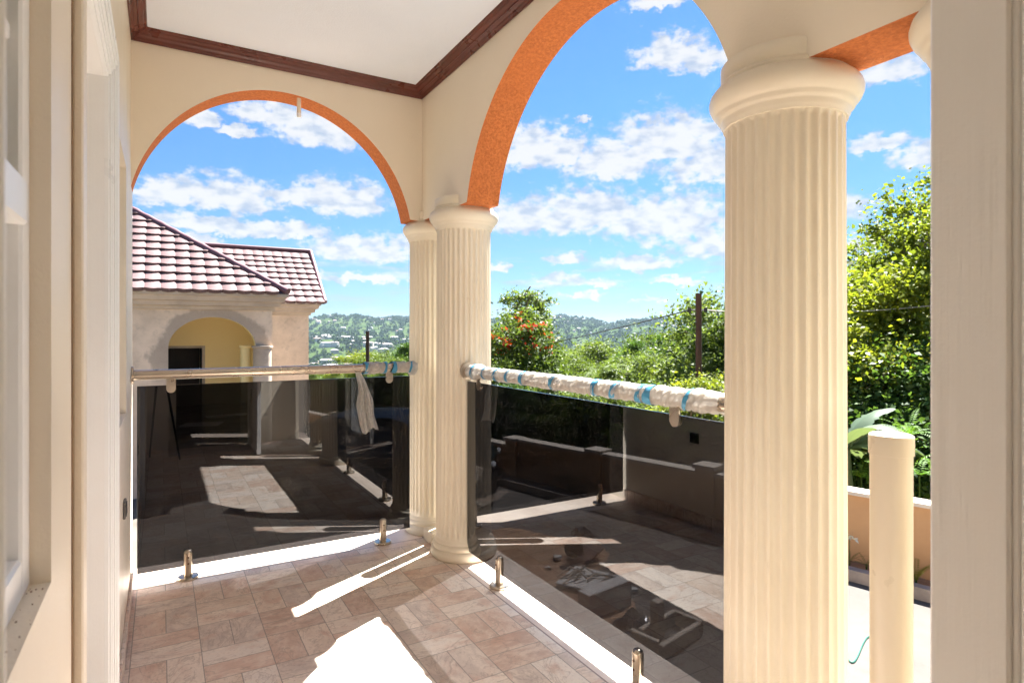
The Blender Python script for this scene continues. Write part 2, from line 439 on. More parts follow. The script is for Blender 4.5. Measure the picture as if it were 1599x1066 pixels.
M['white_flower'] = leaf_mat('white_petals', [(0.75, 0.75, 0.70), (0.8, 0.8, 0.75)], 0.3, 0.45, 1.0)
M['wood_far'] = leaf_mat('far_wood_leaves', [(0.030, 0.058, 0.016), (0.050, 0.085, 0.022), (0.075, 0.110, 0.030), (0.040, 0.072, 0.020)], 0.15, 0.8, 0.5, 0.0)

def neighbour_render():
    m, N, b = new_mat('patchy_cement_render')
    co = geo_co(N)
    x, y, z = N.sep(co)
    n = N.noise(co, 1.3, 6, 0.65)
    c = N.mix(N.smooth(n, 0.32, 0.68), (0.76, 0.60, 0.455), (0.58, 0.45, 0.335))
    n3 = N.noise(co, 7, 6, 0.7)
    c = N.mix(N.m('MULTIPLY', N.smooth(n3, 0.5, 0.75), 0.4), c, (0.27, 0.21, 0.17))
    # grey fresh mortar trowelled round the arch, a stain with a ragged outline
    dx = N.m('DIVIDE', N.m('SUBTRACT', x, 0.805), 0.70)
    dz = N.m('DIVIDE', N.m('SUBTRACT', N.m('MAXIMUM', z, 1.0), 1.0), 0.565)
    rr = N.m('SQRT', N.m('ADD', N.m('MULTIPLY', dx, dx), N.m('MULTIPLY', dz, dz)))
    rr = N.m('ADD', rr, N.m('MULTIPLY', N.m('SUBTRACT', N.noise(co, 3.2, 5, 0.6), 0.5), 0.75))
    ring = N.m('SUBTRACT', 1.0, N.smooth(rr, 1.24, 1.40))
    low = N.smooth(z, 0.2, 0.9)
    c = N.mix(N.m('MULTIPLY', N.m('MULTIPLY', ring, low), 0.7), c, (0.30, 0.24, 0.19))
    N.set(b.inputs['Base Color'], c)
    b.inputs['Roughness'].default_value = 0.9
    bump(N, b, N.noise(co, 30, 5, 0.7), 0.5, 0.01)
    return m
M['render'] = neighbour_render()

def roof_tiles():
    m, N, b = new_mat('maroon_metal_tiles')
    co = geo_co(N)
    n = N.noise(co, 2.0, 5, 0.6)
    N.set(b.inputs['Base Color'], N.mix(N.smooth(n, 0.3, 0.7), (0.165, 0.105, 0.102), (0.12, 0.075, 0.074)))
    N.set(b.inputs['Roughness'], N.rng(N.noise(co, 9, 4), 0.3, 0.7, 0.56, 0.7))
    b.inputs['Specular IOR Level'].default_value = 0.25
    bump(N, b, N.noise(co, 60, 3), 0.15, 0.003)
    return m
M['roof'] = roof_tiles()

def car_paint(name, c):
    m, N, b = new_mat(name)
    co = geo_co(N)
    N.set(b.inputs['Base Color'], N.mix(N.noise(co, 2, 3), c, tuple(x * 0.9 for x in c)))
    b.inputs['Roughness'].default_value = 0.25
    b.inputs['Coat Weight'].default_value = 0.8
    return m
M['car_black'] = car_paint('black_car_paint', (0.012, 0.013, 0.018))
M['car_blue'] = car_paint('pale_blue_car_paint', (0.30, 0.46, 0.55))
M['car_glass'] = car_paint('dark_car_glass', (0.02, 0.025, 0.03))
M['lamp'] = car_paint('headlamp_lens', (0.7, 0.7, 0.72))

def terrain_mat():
    m, N, b = new_mat('green_hillside')
    co = geo_co(N)
    n = N.noise(co, 0.02, 7, 0.65)
    n2 = N.noise(co, 0.25, 6, 0.65)
    c = N.mix(N.smooth(n, 0.35, 0.65), (0.025, 0.045, 0.014), (0.055, 0.075, 0.024))
    c = N.mix(N.m('MULTIPLY', N.smooth(n2, 0.45, 0.7), 0.5), c, (0.028, 0.045, 0.014))
    N.set(b.inputs['Base Color'], c)
    b.inputs['Roughness'].default_value = 0.95
    b.inputs['Specular IOR Level'].default_value = 0.0
    bump(N, b, n2, 0.8, 1.0)
    return m
M['terrain'] = terrain_mat()

# ------------------------------------------------------------------ mesh helpers
class MB:
    def __init__(self):
        self.v, self.f = [], []
    def add(self, vs, fs):
        o = len(self.v)
        self.v += [tuple(map(float, p)) for p in vs]
        self.f += [tuple(i + o for i in f) for f in fs]
        return self
    def box(self, x0, x1, y0, y1, z0, z1, bv=0.0):
        if bv <= 0:
            vs = [(x, y, z) for z in (z0, z1) for y in (y0, y1) for x in (x0, x1)]
            return self.add(vs, [(0, 2, 3, 1), (4, 5, 7, 6), (0, 1, 5, 4), (2, 6, 7, 3), (0, 4, 6, 2), (1, 3, 7, 5)])
        c = Vector(((x0 + x1) / 2, (y0 + y1) / 2, (z0 + z1) / 2))
        hx, hy, hz = (x1 - x0) / 2, (y1 - y0) / 2, (z1 - z0) / 2
        b = min(bv, hx * .98, hy * .98, hz * .98)
        vs, idx = [], {}
        for sx in (-1, 1):
            for sy in (-1, 1):
                for sz in (-1, 1):
                    for ax in range(3):
                        q = [sx * (hx - b), sy * (hy - b), sz * (hz - b)]
                        q[ax] += (sx, sy, sz)[ax] * b
                        idx[(sx, sy, sz, ax)] = len(vs)
                        vs.append(c + Vector(q))
        fs = []
        for ax in range(3):
            o1, o2 = [a for a in range(3) if a != ax]
            for s in (-1, 1):
                loop = []
                for a, bb in ((-1, -1), (1, -1), (1, 1), (-1, 1)):
                    k = [0, 0, 0]; k[ax] = s; k[o1] = a; k[o2] = bb
                    loop.append(idx[(*k, ax)])
                fs.append(tuple(loop))
        for ax in range(3):
            o1, o2 = [a for a in range(3) if a != ax]
            for s1 in (-1, 1):
                for s2 in (-1, 1):
                    k = [[0, 0, 0], [0, 0, 0]]
                    for j, s in enumerate((-1, 1)):
                        k[j][ax] = s; k[j][o1] = s1; k[j][o2] = s2
                    fs.append((idx[(*k[0], o1)], idx[(*k[1], o1)], idx[(*k[1], o2)], idx[(*k[0], o2)]))
        for sx in (-1, 1):
            for sy in (-1, 1):
                for sz in (-1, 1):
                    fs.append(tuple(idx[(sx, sy, sz, a)] for a in range(3)))
        return self.add(vs, fs)
    def lathe(self, prof, cx, cy, n=64, rfun=None, caps=True, z0=0):
        vs, fs = [], []
        for j, (r, z) in enumerate(prof):
            for i in range(n):
                a = 2 * math.pi * i / n
                rr = rfun(r, z, a) if rfun else r
                vs.append((cx + rr * math.cos(a), cy + rr * math.sin(a), z + z0))
        for j in range(len(prof) - 1):
            for i in range(n):
                k = (i + 1) % n
                fs.append((j * n + i, j * n + k, (j + 1) * n + k, (j + 1) * n + i))
        if caps:
            fs.append(tuple(reversed(range(n))))
            fs.append(tuple((len(prof) - 1) * n + i for i in range(n)))
        return self.add(vs, fs)
    def tube(self, pts, r, n=10, caps=True):
        pts = [Vector(p) for p in pts]
        rs = r if isinstance(r, (list, tuple, np.ndarray)) else [r] * len(pts)
        vs, fs = [], []
        prev = None
        for i, p in enumerate(pts):
            t = (pts[min(i + 1, len(pts) - 1)] - pts[max(i - 1, 0)]).normalized()
            if prev is None:
                u = t.orthogonal().normalized()
            else:
                u = (prev - t * prev.dot(t))
                u = u.normalized() if u.length > 1e-6 else t.orthogonal().normalized()
            prev = u
            w = t.cross(u)
            for k in range(n):
                a = 2 * math.pi * k / n
                vs.append(p + (u * math.cos(a) + w * math.sin(a)) * rs[i])
        for i in range(len(pts) - 1):
            for k in range(n):
                q = (k + 1) % n
                fs.append((i * n + k, i * n + q, (i + 1) * n + q, (i + 1) * n + k))
        if caps:
            fs.append(tuple(reversed(range(n))))
            fs.append(tuple((len(pts) - 1) * n + k for k in range(n)))
        return self.add(vs, fs)
    def grid(self, rows):
        nr, nc = len(rows), len(rows[0])
        vs = [p for r in rows for p in r]
        fs = [(i * nc + j, i * nc + j + 1, (i + 1) * nc + j + 1, (i + 1) * nc + j) for i in range(nr - 1) for j in range(nc - 1)]
        return self.add(vs, fs)
    def build(self, name, mat, parent=None, smooth=None):
        return link_mesh(name, self.v, self.f, mat, parent, smooth)

def link_mesh(name, verts, faces, mat, parent=None, smooth=None):
    me = bpy.data.meshes.new(name)
    if parent is not None:
        o = parent
        off = Vector((0, 0, 0))
        while o is not None:
            off += o.location
            o = o.parent
        verts = [(p[0] - off.x, p[1] - off.y, p[2] - off.z) for p in verts]
    me.from_pydata([tuple(p) for p in verts], [], [tuple(f) for f in faces])
    me.validate()
    bm = bmesh.new(); bm.from_mesh(me)
    bmesh.ops.recalc_face_normals(bm, faces=bm.faces)
    bm.to_mesh(me); bm.free()
    me.update()
    ob = bpy.data.objects.new(name, me)
    COL.objects.link(ob)
    if isinstance(mat, str):
        mat = M[mat]
    me.materials.append(mat)
    if smooth is not None:
        me.polygons.foreach_set('use_smooth', [True] * len(me.polygons))
        me.set_sharp_from_angle(angle=R(smooth))
    if parent is not None:
        ob.parent = parent
    return ob

def quads_mesh(name, V, mat, parent=None, extra=None):
    """V: (n,4,3) array of quads -> one mesh object (verts local to the parent)"""
    n = len(V)
    me = bpy.data.meshes.new(name)
    me.vertices.add(n * 4); me.loops.add(n * 4); me.polygons.add(n)
    me.vertices.foreach_set('co', np.ascontiguousarray(V, dtype=np.float32).reshape(-1))
    me.loops.foreach_set('vertex_index', np.arange(n * 4, dtype=np.int32))
    me.polygons.foreach_set('loop_start', np.arange(0, n * 4, 4, dtype=np.int32))
    me.polygons.foreach_set('loop_total', np.full(n, 4, dtype=np.int32))
    me.update(calc_edges=True)
    ob = bpy.data.objects.new(name, me)
    COL.objects.link(ob)
    me.materials.append(M[mat] if isinstance(mat, str) else mat)
    if parent is not None:
        ob.parent = parent
    return ob

def tag(o, label=None, cat=None, group=None, kind=None):
    if label: o['label'] = label
    if cat: o['category'] = cat
    if group: o['group'] = group
    if kind or cat: o['kind'] = kind or 'thing'
    return o
def thing(name, loc, label, cat, group=None):
    o = bpy.data.objects.new(name, None)
    o.empty_display_size = 0.1
    o.location = loc
    COL.objects.link(o)
    return tag(o, label, cat, group)
def copy_tree(o, loc, label, group=None):
    c = o.copy(); COL.objects.link(c); c.location = loc
    if label: c['label'] = label
    if group: c['group'] = group
    for ch in list(o.children):
        d = ch.copy(); COL.objects.link(d); d.parent = c
        for g in list(ch.children):
            e = g.copy(); COL.objects.link(e); e.parent = d
    return c

# ------------------------------------------------------------------ the veranda: sizes in metres
XW = -0.135            # face of the house wall
XB, XO = 1.465, 1.665  # inner and outer face of the arched wall on the right
YB, YO = 3.69, 3.865    # inner and outer face of the arched wall at the far end
YE = -0.42             # face of the end wall with the doorway
ZC = 2.877             # ceiling
ZS = 2.035             # flat underside between paired columns
XG, YG = 1.518, 3.672  # glass planes
GND = -1.5

# floor and ceiling
fl = MB()
fl.box(XW - 0.02, 1.76, YE - 0.02, 3.97, -0.16, 0.0, 0.004)
tag(fl.build('veranda_floor', 'tiles'), kind='structure')
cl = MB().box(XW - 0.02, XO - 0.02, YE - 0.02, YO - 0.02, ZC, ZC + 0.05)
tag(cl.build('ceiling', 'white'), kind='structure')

# plinth under the veranda and roof slab
pl = MB()
pl.box(-7.0, 1.72, -6.0, 3.93, GND - 0.4, -0.163)
tag(pl.build('plinth_wall', 'tan_concrete'), 'rendered plinth wall carrying the veranda floor above the driveway', 'wall')
rf = MB()
rf.box(-7.0, XO + 0.36, -6.0, YO + 0.56, 3.06, 3.22, 0.01)  # overhang out of view, lengthened to stop stray sun on the floor
tag(rf.build('roof_slab', 'cream_wall'), 'flat roof slab with an unseen overhang sized to block sun above the arched veranda walls', 'roof')

# arched walls
def arch_z(s, c, a, z0, b):
    u = (s - c) / a
    if abs(u) >= 1: return ZS
    return max(ZS, z0 + b * math.sqrt(1 - u * u))
def arched_wall(name, axis, lo, hi, inner, outer, arches, label):
    ss = sorted(set([round(lo + (hi - lo) * i / 60, 4) for i in range(61)] +
                    [round(c + a * math.sin(R(t)), 4) for (c, a, z0, b) in arches for t in np.linspace(-90, 90, 91) if lo < c + a * math.sin(R(t)) < hi]))
    zs = []
    for s in ss:
        z = ZS
        for ar in arches:
            z = max(z, arch_z(s, *ar))
        zs.append(z)
    top = 3.055
    P = (lambda s, w, z: (w, s, z)) if axis == 'y' else (lambda s, w, z: (s, w, z))
    root = thing(name, P(lo, inner, 0), label, 'arched wall', 'cream arched walls of the veranda')
    m = MB()
    def lv(w):
        rows = [[P(s, w, z + (top - z) * k) for s, z in zip(ss, zs)] for k in (0, 0.25, 0.5, 0.75, 1)]
        m.grid(rows)
    lv(inner); lv(outer)
    m.build('wall_face', 'beam_paint', root)
    so = MB()
    rng = random.Random(3)
    rows = []
    for k, w in enumerate(np.linspace(inner, outer, 7)):
        rows.append([P(s, w, z + 0.0) for s, z in zip(ss, zs)])
    so.grid(rows)
    so.build('orange_soffit', 'orange', root, 40)
    return root
FAR = (0.62, 0.78, 1.86, 0.84)
RGT = (2.12, 0.93, 1.84, 0.88)
NEAR = (-0.50, 0.93, 1.84, 0.88)
arched_wall('arched_wall', 'x', XW - 0.02, XB, YB, YO, [FAR], 'cream wall pierced by the wide orange-lined arch at the far end facing the tiled roof')
arched_wall('arched_wall', 'y', YE - 0.4, YO, XB, XO, [RGT, NEAR], 'long cream wall with the tall orange-lined arch standing on fluted columns at right')

# crown moulding
cm = MB()
prof = [(0.0, 2.822), (0.008, 2.818), (0.012, 2.826), (0.016, 2.828), (0.020, 2.838), (0.034, 2.846), (0.038, 2.843), (0.042, 2.852), (0.058, 2.858), (0.062, 2.866), (0.070, 2.868), (0.074, 2.8765)]
def ring(p, z):
    return [(XW + p, YE + p, z), (XB - p, YE + p, z), (XB - p, YB - p, z), (XW + p, YB - p, z)]
rings = [ring(p, z) for p, z in prof]
vs, fs = [], []
for j in range(len(prof) - 1):
    for k in range(4):
        q = (k + 1) % 4
        n0 = len(vs)
        vs += [rings[j][k], rings[j][q], rings[j + 1][q], rings[j + 1][k]]
        fs.append((n0, n0 + 1, n0 + 2, n0 + 3))
cm.add(vs, fs)
tag(cm.build('crown_moulding', 'mahogany'), 'dark mahogany crown moulding running round the white ceiling', 'moulding')

# conduit stub under the far arch
ax_, az_ = 0.62, 2.69
t = thing('conduit_stub', (0.705, 3.73, 2.69), 'short pale conduit stub hanging from the top of the far arch', 'conduit')
MB().lathe([(0.011, 2.602), (0.012, 2.606), (0.012, 2.70)], 0.705, 3.73, 14).build('pipe', 'cream_wall', t, 40)
MB().lathe([(0.010, 2.585), (0.0135, 2.588), (0.0135, 2.606), (0.010, 2.609)], 0.705, 3.73, 14).build('end_cap', 'frame_white', t, 40)

# ------------------------------------------------------------------ columns
NF = 32
def flute(r, z, a):
    ph = (a / (2 * math.pi) * NF) % 1.0
    w = (ph - 0.5) / 0.39
    d = 0.0105 * (1 - w * w) if abs(w) < 1 else 0.0
    f = min(1.0, max(0.0, (z - 0.125) / 0.03)) * min(1.0, max(0.0, (1.915 - z) / 0.015))
    return r - d * f
def make_column(loc, label):
    t = thing('fluted_column', loc, label, 'column', 'fluted cream columns of the veranda')
    x, y = loc[0], loc[1]
    zz = [0.11, 0.127, 0.137, 0.147, 0.157, 0.5, 1.0, 1.5, 1.898, 1.906, 1.913, 1.93]
    MB().lathe([(0.166 - 0.006 * (z / 1.9), z) for z in zz], x, y, NF * 10, flute).build('shaft', 'column', t, 50)
    base = [(0.186, 0.0), (0.192, 0.006), (0.197, 0.02), (0.198, 0.034), (0.195, 0.048), (0.186, 0.058), (0.182, 0.060), (0.184, 0.066), (0.185, 0.078), (0.181, 0.088), (0.174, 0.093), (0.174, 0.099), (0.170, 0.106), (0.165, 0.118), (0.163, 0.126), (0.15, 0.1265)]
    MB().lathe(base, x, y, 72).build('base', 'column', t, 50)
    cap = [(0.150, 1.912), (0.166, 1.912), (0.168, 1.920), (0.172, 1.926), (0.172, 1.934), (0.177, 1.940), (0.184, 1.946), (0.184, 1.952), (0.191, 1.958), (0.199, 1.968), (0.205, 1.982), (0.206, 1.994), (0.202, 2.008), (0.193, 2.020), (0.180, 2.030), (0.176, 2.034), (0.178, 2.040), (0.174, 2.046), (0.169, 2.050), (0.173, 2.060), (0.173, 2.092), (0.170, 2.097)]
    MB().lathe(cap, x, y, 72).build('capital', 'column', t, 50)
    return t
XC = 1.565
cA = make_column((1.588, 3.79, 0), 'fluted cream column in the far corner, partly hidden behind its twin')
copy_tree(cA, (XC, 3.274, 0), 'fluted cream column where the plastic-wrapped rail starts, in front of its corner twin')
copy_tree(cA, (XC, 1.126, 0), 'large near fluted cream column left of the round capped post')
copy_tree(cA, (XC, 0.556, 0), 'fluted cream column mostly hidden behind the open white door, only capital edge showing')
copy_tree(cA, (XC, -1.50, 0), 'fluted cream column beyond the end wall, seen only in reflections')

def make_post(loc, label):
    t = thing('newel_post', loc, label, 'post', 'round cream posts between paired columns')
    x, y = loc[0], loc[1]
    MB().lathe([(0.046, 0.0), (0.046, 1.03)], x, y, 40).build('pipe', 'post', t, 40)
    MB().lathe([(0.0462, 1.018), (0.049, 1.019), (0.049, 1.062), (0.0475, 1.066), (0.044, 1.068)], x, y, 40).build('cap', 'post', t, 40)
    return t
pA = make_post((XC - 0.012, 0.820, 0), 'smooth round cream post with a flat cap beside the large near column')
copy_tree(pA, (XC, 3.532, 0), 'round cream post hidden between the two far columns, throwing a shadow')
MB().box(1.44, 1.70, 3.47, 3.61, 0.0, 0.075, 0.006).build('kerb_block', 'column')
tag(bpy.data.objects['kerb_block'], 'low cream kerb block on the floor between the two far columns', 'kerb')

# ------------------------------------------------------------------ glass railings
def spigot(root, x, y, ax):
    MB().lathe([(0.050, 0.0), (0.052, 0.004), (0.052, 0.012), (0.049, 0.016), (0.030, 0.0165)], x, y, 32).build('base_disc', 'steel', root, 40)
    m = MB()
    prof = [(0.021, 0.0165), (0.0215, 0.03), (0.0215, 0.142), (0.0195, 0.149), (0.013, 0.155), (0.005, 0.157)]
    m.lathe(prof, x, y, 28)
    s = m.build('spigot', 'steel', root, 50)
    for z in (0.085, 0.118):
        b = MB()
        if ax == 'y':
            b.tube([(x, y - 0.019, z), (x, y - 0.0235, z)], 0.0045, 10)
        else:
            b.tube([(x - 0.019, y, z), (x - 0.0235, y, z)], 0.0045, 10)
        b.build('grub_screw', 'rusty', s)
def clip(root, x, y, ax):
    """flat round-ended tab hanging from the handrail on to the glass"""
    m = MB()
    n = 14
    pts = [(-0.022, 1.07), (-0.022, 1.018)] + [(-0.022 * math.cos(math.pi * k / n), 1.018 - 0.022 * math.sin(math.pi * k / n)) for k in range(1, n)] + [(0.022, 1.018), (0.022, 1.07)]
    N_ = len(pts)
    if ax == 'y':
        A = [(x + p, y - 0.014, z) for p, z in pts]; B = [(x + p, y - 0.007, z) for p, z in pts]
    else:
        A = [(x - 0.014, y - p, z) for p, z in pts]; B = [(x - 0.007, y - p, z) for p, z in pts]
    m.add(A + B, [tuple(range(N_)), tuple(range(2 * N_ - 1, N_ - 1, -1))] + [(i, N_ + i, N_ + (i + 1) % N_, (i + 1) % N_) for i in range(N_)])
    m.build('rail_clip', 'steel', root)

ZR = 1.093
r1 = thing('glass_railing', (XW, YG, 0), 'black glass railing with bare steel handrail under the far arch', 'railing', 'black glass railings')
MB().box(-0.108, 1.372, YG - 0.006, YG + 0.006, 0.068, 1.036, 0.0015).build('glass_pane', 'dark_glass', r1)
hr = MB().tube([(XW + 0.001, YG, ZR), (0.5, YG, ZR), (1.42, YG, ZR)], 0.0265, 28).build('handrail', 'steel', r1, 40)
MB().tube([(XW + 0.002, YG, ZR), (XW + 0.012, YG, ZR)], 0.046, 28).build('wall_flange', 'steel', hr, 40)
for x in (0.125, 1.195):
    spigot(r1, x, YG - 0.004, 'y')
for x in (0.045, 1.235):
    clip(r1, x, YG, 'y')
r2 = thing('glass_railing', (XG, 3.1, 0), 'black glass railing under the tall right arch, its rail wrapped in plastic', 'railing', 'black glass railings')
MB().box(XG - 0.006, XG + 0.006, 1.262, 3.118, 0.068, 1.036, 0.0015).build('glass_pane', 'dark_glass', r2)
hr = MB().tube([(XG, 3.14, ZR), (XG, 2.0, ZR), (XG, 1.26, ZR)], 0.0265, 28).build('handrail', 'steel', r2, 40)
MB().tube([(XG, 3.128, ZR), (XG, 3.112, ZR)], 0.048, 28).build('column_flange', 'steel', hr, 40)
for y in (2.74, 1.69):
    spigot(r2, XG - 0.004, y, 'x')
for y in (2.965, 1.50):
    clip(r2, XG, y, 'x')
r3 = thing('glass_railing', (XG, 0.3, 0), 'black glass railing near the end wall, seen only in reflections', 'railing', 'black glass railings')
MB().box(XG - 0.006, XG + 0.006, YE + 0.05, 0.43, 0.068, 1.036, 0.0015).build('glass_pane', 'dark_glass', r3)
MB().tube([(XG, YE + 0.01, ZR), (XG, 0.45, ZR)], 0.0265, 24).build('handrail', 'steel', r3, 40)
spigot(r3, XG - 0.004, 0.2, 'x')

# plastic wrapping on the rails
def wrap_tube(P0, P1, rad, seed, lumps, n=56):
    rng = np.random.RandomState(seed)
    P0, P1 = Vector(P0), Vector(P1)
    ax = (P1 - P0); L = ax.length; ax.normalize()
    u = ax.orthogonal().normalized(); w = ax.cross(u)
    if abs(u.z) < abs(w.z):
        u, w = w, -u
    if u.z < 0:
        u, w = -u, -w
    nl = int(L / 0.006)
    ph = rng.uniform(0, 6.28, 24); fr = rng.uniform(30, 260, 24); kk = rng.randint(1, 7, 24)
    rows = []
    for i in range(nl + 1):
        s = L * i / nl
        row = []
        base = rad
        for c, wd, amp in lumps:
            base += amp * math.exp(-((s - c) / wd) ** 2)
        for k in range(n + 1):
            a = 2 * math.pi * (k % n) / n
            d = 0
            for q in range(24):
                d += math.sin(fr[q] * s + kk[q] * a + ph[q]) / 24 ** 0.5
            wr = 0.0023 * d + 0.0018 * abs(math.sin(s * 70 + 1.0 * a + 3 * math.sin(s * 17))) + 0.0012 * math.sin(s * 210 + 3 * a + 2 * math.sin(s * 31))
            r = base + wr * (1 + 6 * max(0, base - rad))
            if math.sin(a) < -0.5 and False: r *= 0.9
            row.append(P0 + ax * s + (u * math.cos(a) + w * math.sin(a)) * max(r, 0.027))
        rows.append(row)
    return MB().grid(rows)
def tape_ring(root, P0, dirv, s, rad, wd, tilt, seed):
    rng = np.random.RandomState(seed)
    d = Vector(dirv); c0 = Vector(P0)
    u = Vector((0, 0, 1)); w = d.cross(u)
    rows = []
    for j in range(5):
        o = (j / 4 - 0.5) * wd
        row = []
        for k in range(37):
            a = 2 * math.pi * (k % 36) / 36
            off = o * (1 + 0.25 * math.sin(a * 2 + seed)) + tilt * math.cos(a - 0.6)
            r = rad + 0.0022 + 0.0012 * math.sin(5 * a + seed) * math.sin(3 * a + j)
            row.append(c0 + d * (s + off) + (u * math.cos(a) + w * math.sin(a)) * r)
        rows.append(row)
    MB().grid(rows).build('tape_band', 'tape', root, 60)

wp = thing('plastic_wrap', (XG, 3.1, ZR), 'long white plastic wrapping bound with blue tape along the right handrail', 'wrapping', 'plastic wrappings left on the handrails')
wrap_tube((XG, 3.095, ZR), (XG, 1.30, ZR), 0.0312, 5, [(0.06, 0.05, 0.008), (0.12, 0.03, 0.009), (1.52, 0.05, 0.002), (1.60, 0.06, 0.002), (1.72, 0.05, 0.006), (1.30, 0.03, 0.002), (0.8, 0.1, 0.002)]).build('film_sleeve', 'wrap', wp, 60)
for i, (s, wdt, tl) in enumerate([(0.085, 0.026, 0.006), (0.205, 0.02, 0.004), (0.335, 0.024, 0.008), (0.46, 0.018, 0.006), (0.60, 0.026, 0.008), (0.86, 0.026, 0.01), (1.165, 0.028, 0.006), (1.285, 0.042, 0.012), (1.425, 0.024, 0.012), (1.475, 0.034, 0.01), (1.655, 0.016, 0.02)]):
    tape_ring(wp, (XG, 3.095, ZR), (0, -1, 0), s, 0.0322 + (0.009 if s < 0.1 else 0.004 if s > 1.6 else 0.002 if s > 1.47 else 0), wdt, tl, i + 1)
wp2 = thing('plastic_wrap', (1.1, YG, ZR), 'short torn white plastic wrapping with a loose strip dangling over the far black glass', 'wrapping', 'plastic wrappings left on the handrails')
wrap_tube((1.075, YG, ZR), (1.205, YG, ZR), 0.031, 8, [(0.05, 0.05, 0.006)]).build('film_sleeve', 'wrap', wp2, 60)
wrap_tube((1.262, YG, ZR), (1.375, YG, ZR), 0.031, 9, [(0.06, 0.05, 0.003)]).build('film_sleeve', 'wrap', wp2, 60)
wrap_tube((1.375, YG, ZR - 0.004), (1.412, YG, ZR - 0.012), 0.033, 12, [(0.02, 0.02, 0.012)]).build('film_end', 'wrap', wp2, 60)
for i, (s, wdt) in enumerate([(1.085, 0.026), (1.205, 0.018), (1.262, 0.028), (1.378, 0.030)]):
    tape_ring(wp2, (0, YG, ZR), (1, 0, 0), s, 0.0345, wdt, 0.006, i + 20)
def dangling():
    rng = np.random.RandomState(4)
    rows = []
    n, mseg = 50, 60
    for i in range(n + 1):
        f = i / n
        z = ZR - 0.02 - 0.36 * f
        cx = 1.030 + 0.085 * f + 0.010 * math.sin(6 * f)
        half = 0.017 + 0.030 * math.sin(math.pi * min(1, f * 0.75 + 0.02)) ** 1.5 + 0.010 * f ** 2 + 0.003 * math.sin(15 * f)
        row = []
        for j in range(mseg + 1):
            g = j / mseg * 2 - 1
            fold = 0.014 * math.sin(g * 7 + 2.5 * f) + 0.008 * math.sin(g * 15 + 5 * f) + 0.003 * math.sin(g * 31 + 13 * f)
            zz = z + (0.014 * math.sin(g * 2.6 + 1) + 0.004 * math.sin(g * 9)) * f ** 5
            row.append((cx + g * half, YG - 0.034 + fold * (0.5 + f) - 0.012 * f, zz))
        rows.append(row)
    MB().grid(rows).build('loose_strip', 'strip', wp2, 60)
dangling()

# ------------------------------------------------------------------ house wall on the left, with windows and doorway
WZ0, WZ1 = 0.965, 2.05
wl = MB()
# wall as upright strips between openings: (y0, y1, z0, z1)
def wall_piece(y0, y1, z0, z1, x1=XW):
    wl.box(XW - 0.22, x1, y0, y1, z0, z1)
wall_piece(-5.9, 0.16, 0, 3.057)
wall_piece(0.16, 1.071, 0, WZ0)
wall_piece(0.16, 1.071, WZ1, 3.057)
wall_piece(1.071, 1.31, 0, 3.057)
wall_piece(1.31, 2.03, 2.045, 3.057)
wall_piece(2.03, 2.40, 0, 3.057)
wall_piece(2.40, 3.20, 0, WZ0 - 0.01)
wall_piece(2.40, 3.20, WZ1, 3.057)
wall_piece(3.20, YO, 0, 3.057)
wh = thing('house_wall', (XW, 1.2, 0), 'cream house wall along the left of the veranda with window and door openings', 'wall')
wl.build('wall_face', 'cream_wall', wh)
MB().box(XW - 0.001, XW + 0.012, 2.20, YB - 0.002, 0.002, 0.085, 0.003).build('skirting', 'tiles', wh)

def window(loc, y0, y1, z0, z1, label, depth, sash_open=False):
    t = thing('window', loc, label, 'window', 'white framed windows in the house wall')
    fx0, fx1 = XW - depth - 0.05, XW - depth
    fr = MB()
    w = 0.055
    fr.box(fx0, fx1, y0, y0 + w, z0, z1, 0.004)
    fr.box(fx0, fx1, y1 - w, y1, z0, z1, 0.004)
    fr.box(fx0, fx1, y0 + w, y1 - w, z0, z0 + w, 0.004)
    fr.box(fx0, fx1, y0 + w, y1 - w, z1 - w, z1, 0.004)
    fr.build('frame', 'frame_white', t)
    sh = MB()
    zt = 1.49
    sh.box(fx0 - 0.004, fx1 + 0.006, y0 + w, y1 - w, zt - 0.03, zt + 0.03, 0.004)
    sh.box(fx0, fx1 - 0.012, y0 + w, y1 - w, 1.70, 1.722, 0.003)
    sa_ = sh.build('transom', 'frame_white', t)
    s2 = MB()
    ya, yb, za, zb = y0 + w, y1 - w, z0 + w, zt - 0.03
    q = 0.035
    s2.box(fx0 - 0.0, fx1 - 0.016, ya, ya + q, za, zb, 0.003)
    s2.box(fx0 - 0.0, fx1 - 0.016, yb - q, yb, za, zb, 0.003)
    s2.box(fx0 - 0.0, fx1 - 0.016, ya + q, yb - q, za, za + q, 0.003)
    s2.box(fx0 - 0.0, fx1 - 0.016, ya + q, yb - q, zb - q, zb, 0.003)
    sash = s2.build('sash', 'frame_white', t)
    MB().box(fx0 + 0.012, fx0 + 0.017, ya + q - 0.002, yb - q + 0.002, za + q - 0.002, zb - q + 0.002).build('pane', 'glass', sash)
    MB().box(fx0 + 0.02, fx0 + 0.025, ya, yb, zt + 0.03, z1 - w).build('pane', 'glass', t)
    MB().box(XW - 0.215, XW - 0.19, y0, y1, z0, z1).build('blind', 'frame_white', t)
    return t
wn = window((XW, 0.6, WZ0), 0.16, 1.071, WZ0, WZ1, 'white window nearest the camera at left edge with dirt specks on its sill', 0.024)
st = MB()
st.box(XW - 0.02, XW + 0.060, 0.418, 0.446, WZ0 + 0.02, WZ1 - 0.02, 0.012)
st.build('open_sash_stile', 'frame_white', wn)
dr = MB()
rng = random.Random(5)
for _ in range(26):
    y = rng.uniform(0.75, 1.06); x = XW - rng.uniform(0.002, 0.024); s = rng.uniform(0.0003, 0.0011)
    dr.box(x - s, x + s, y - s * 1.8, y + s * 1.8, WZ0, WZ0 + s)
tag(dr.build('sill_dirt', 'soil', wn), kind='stuff')
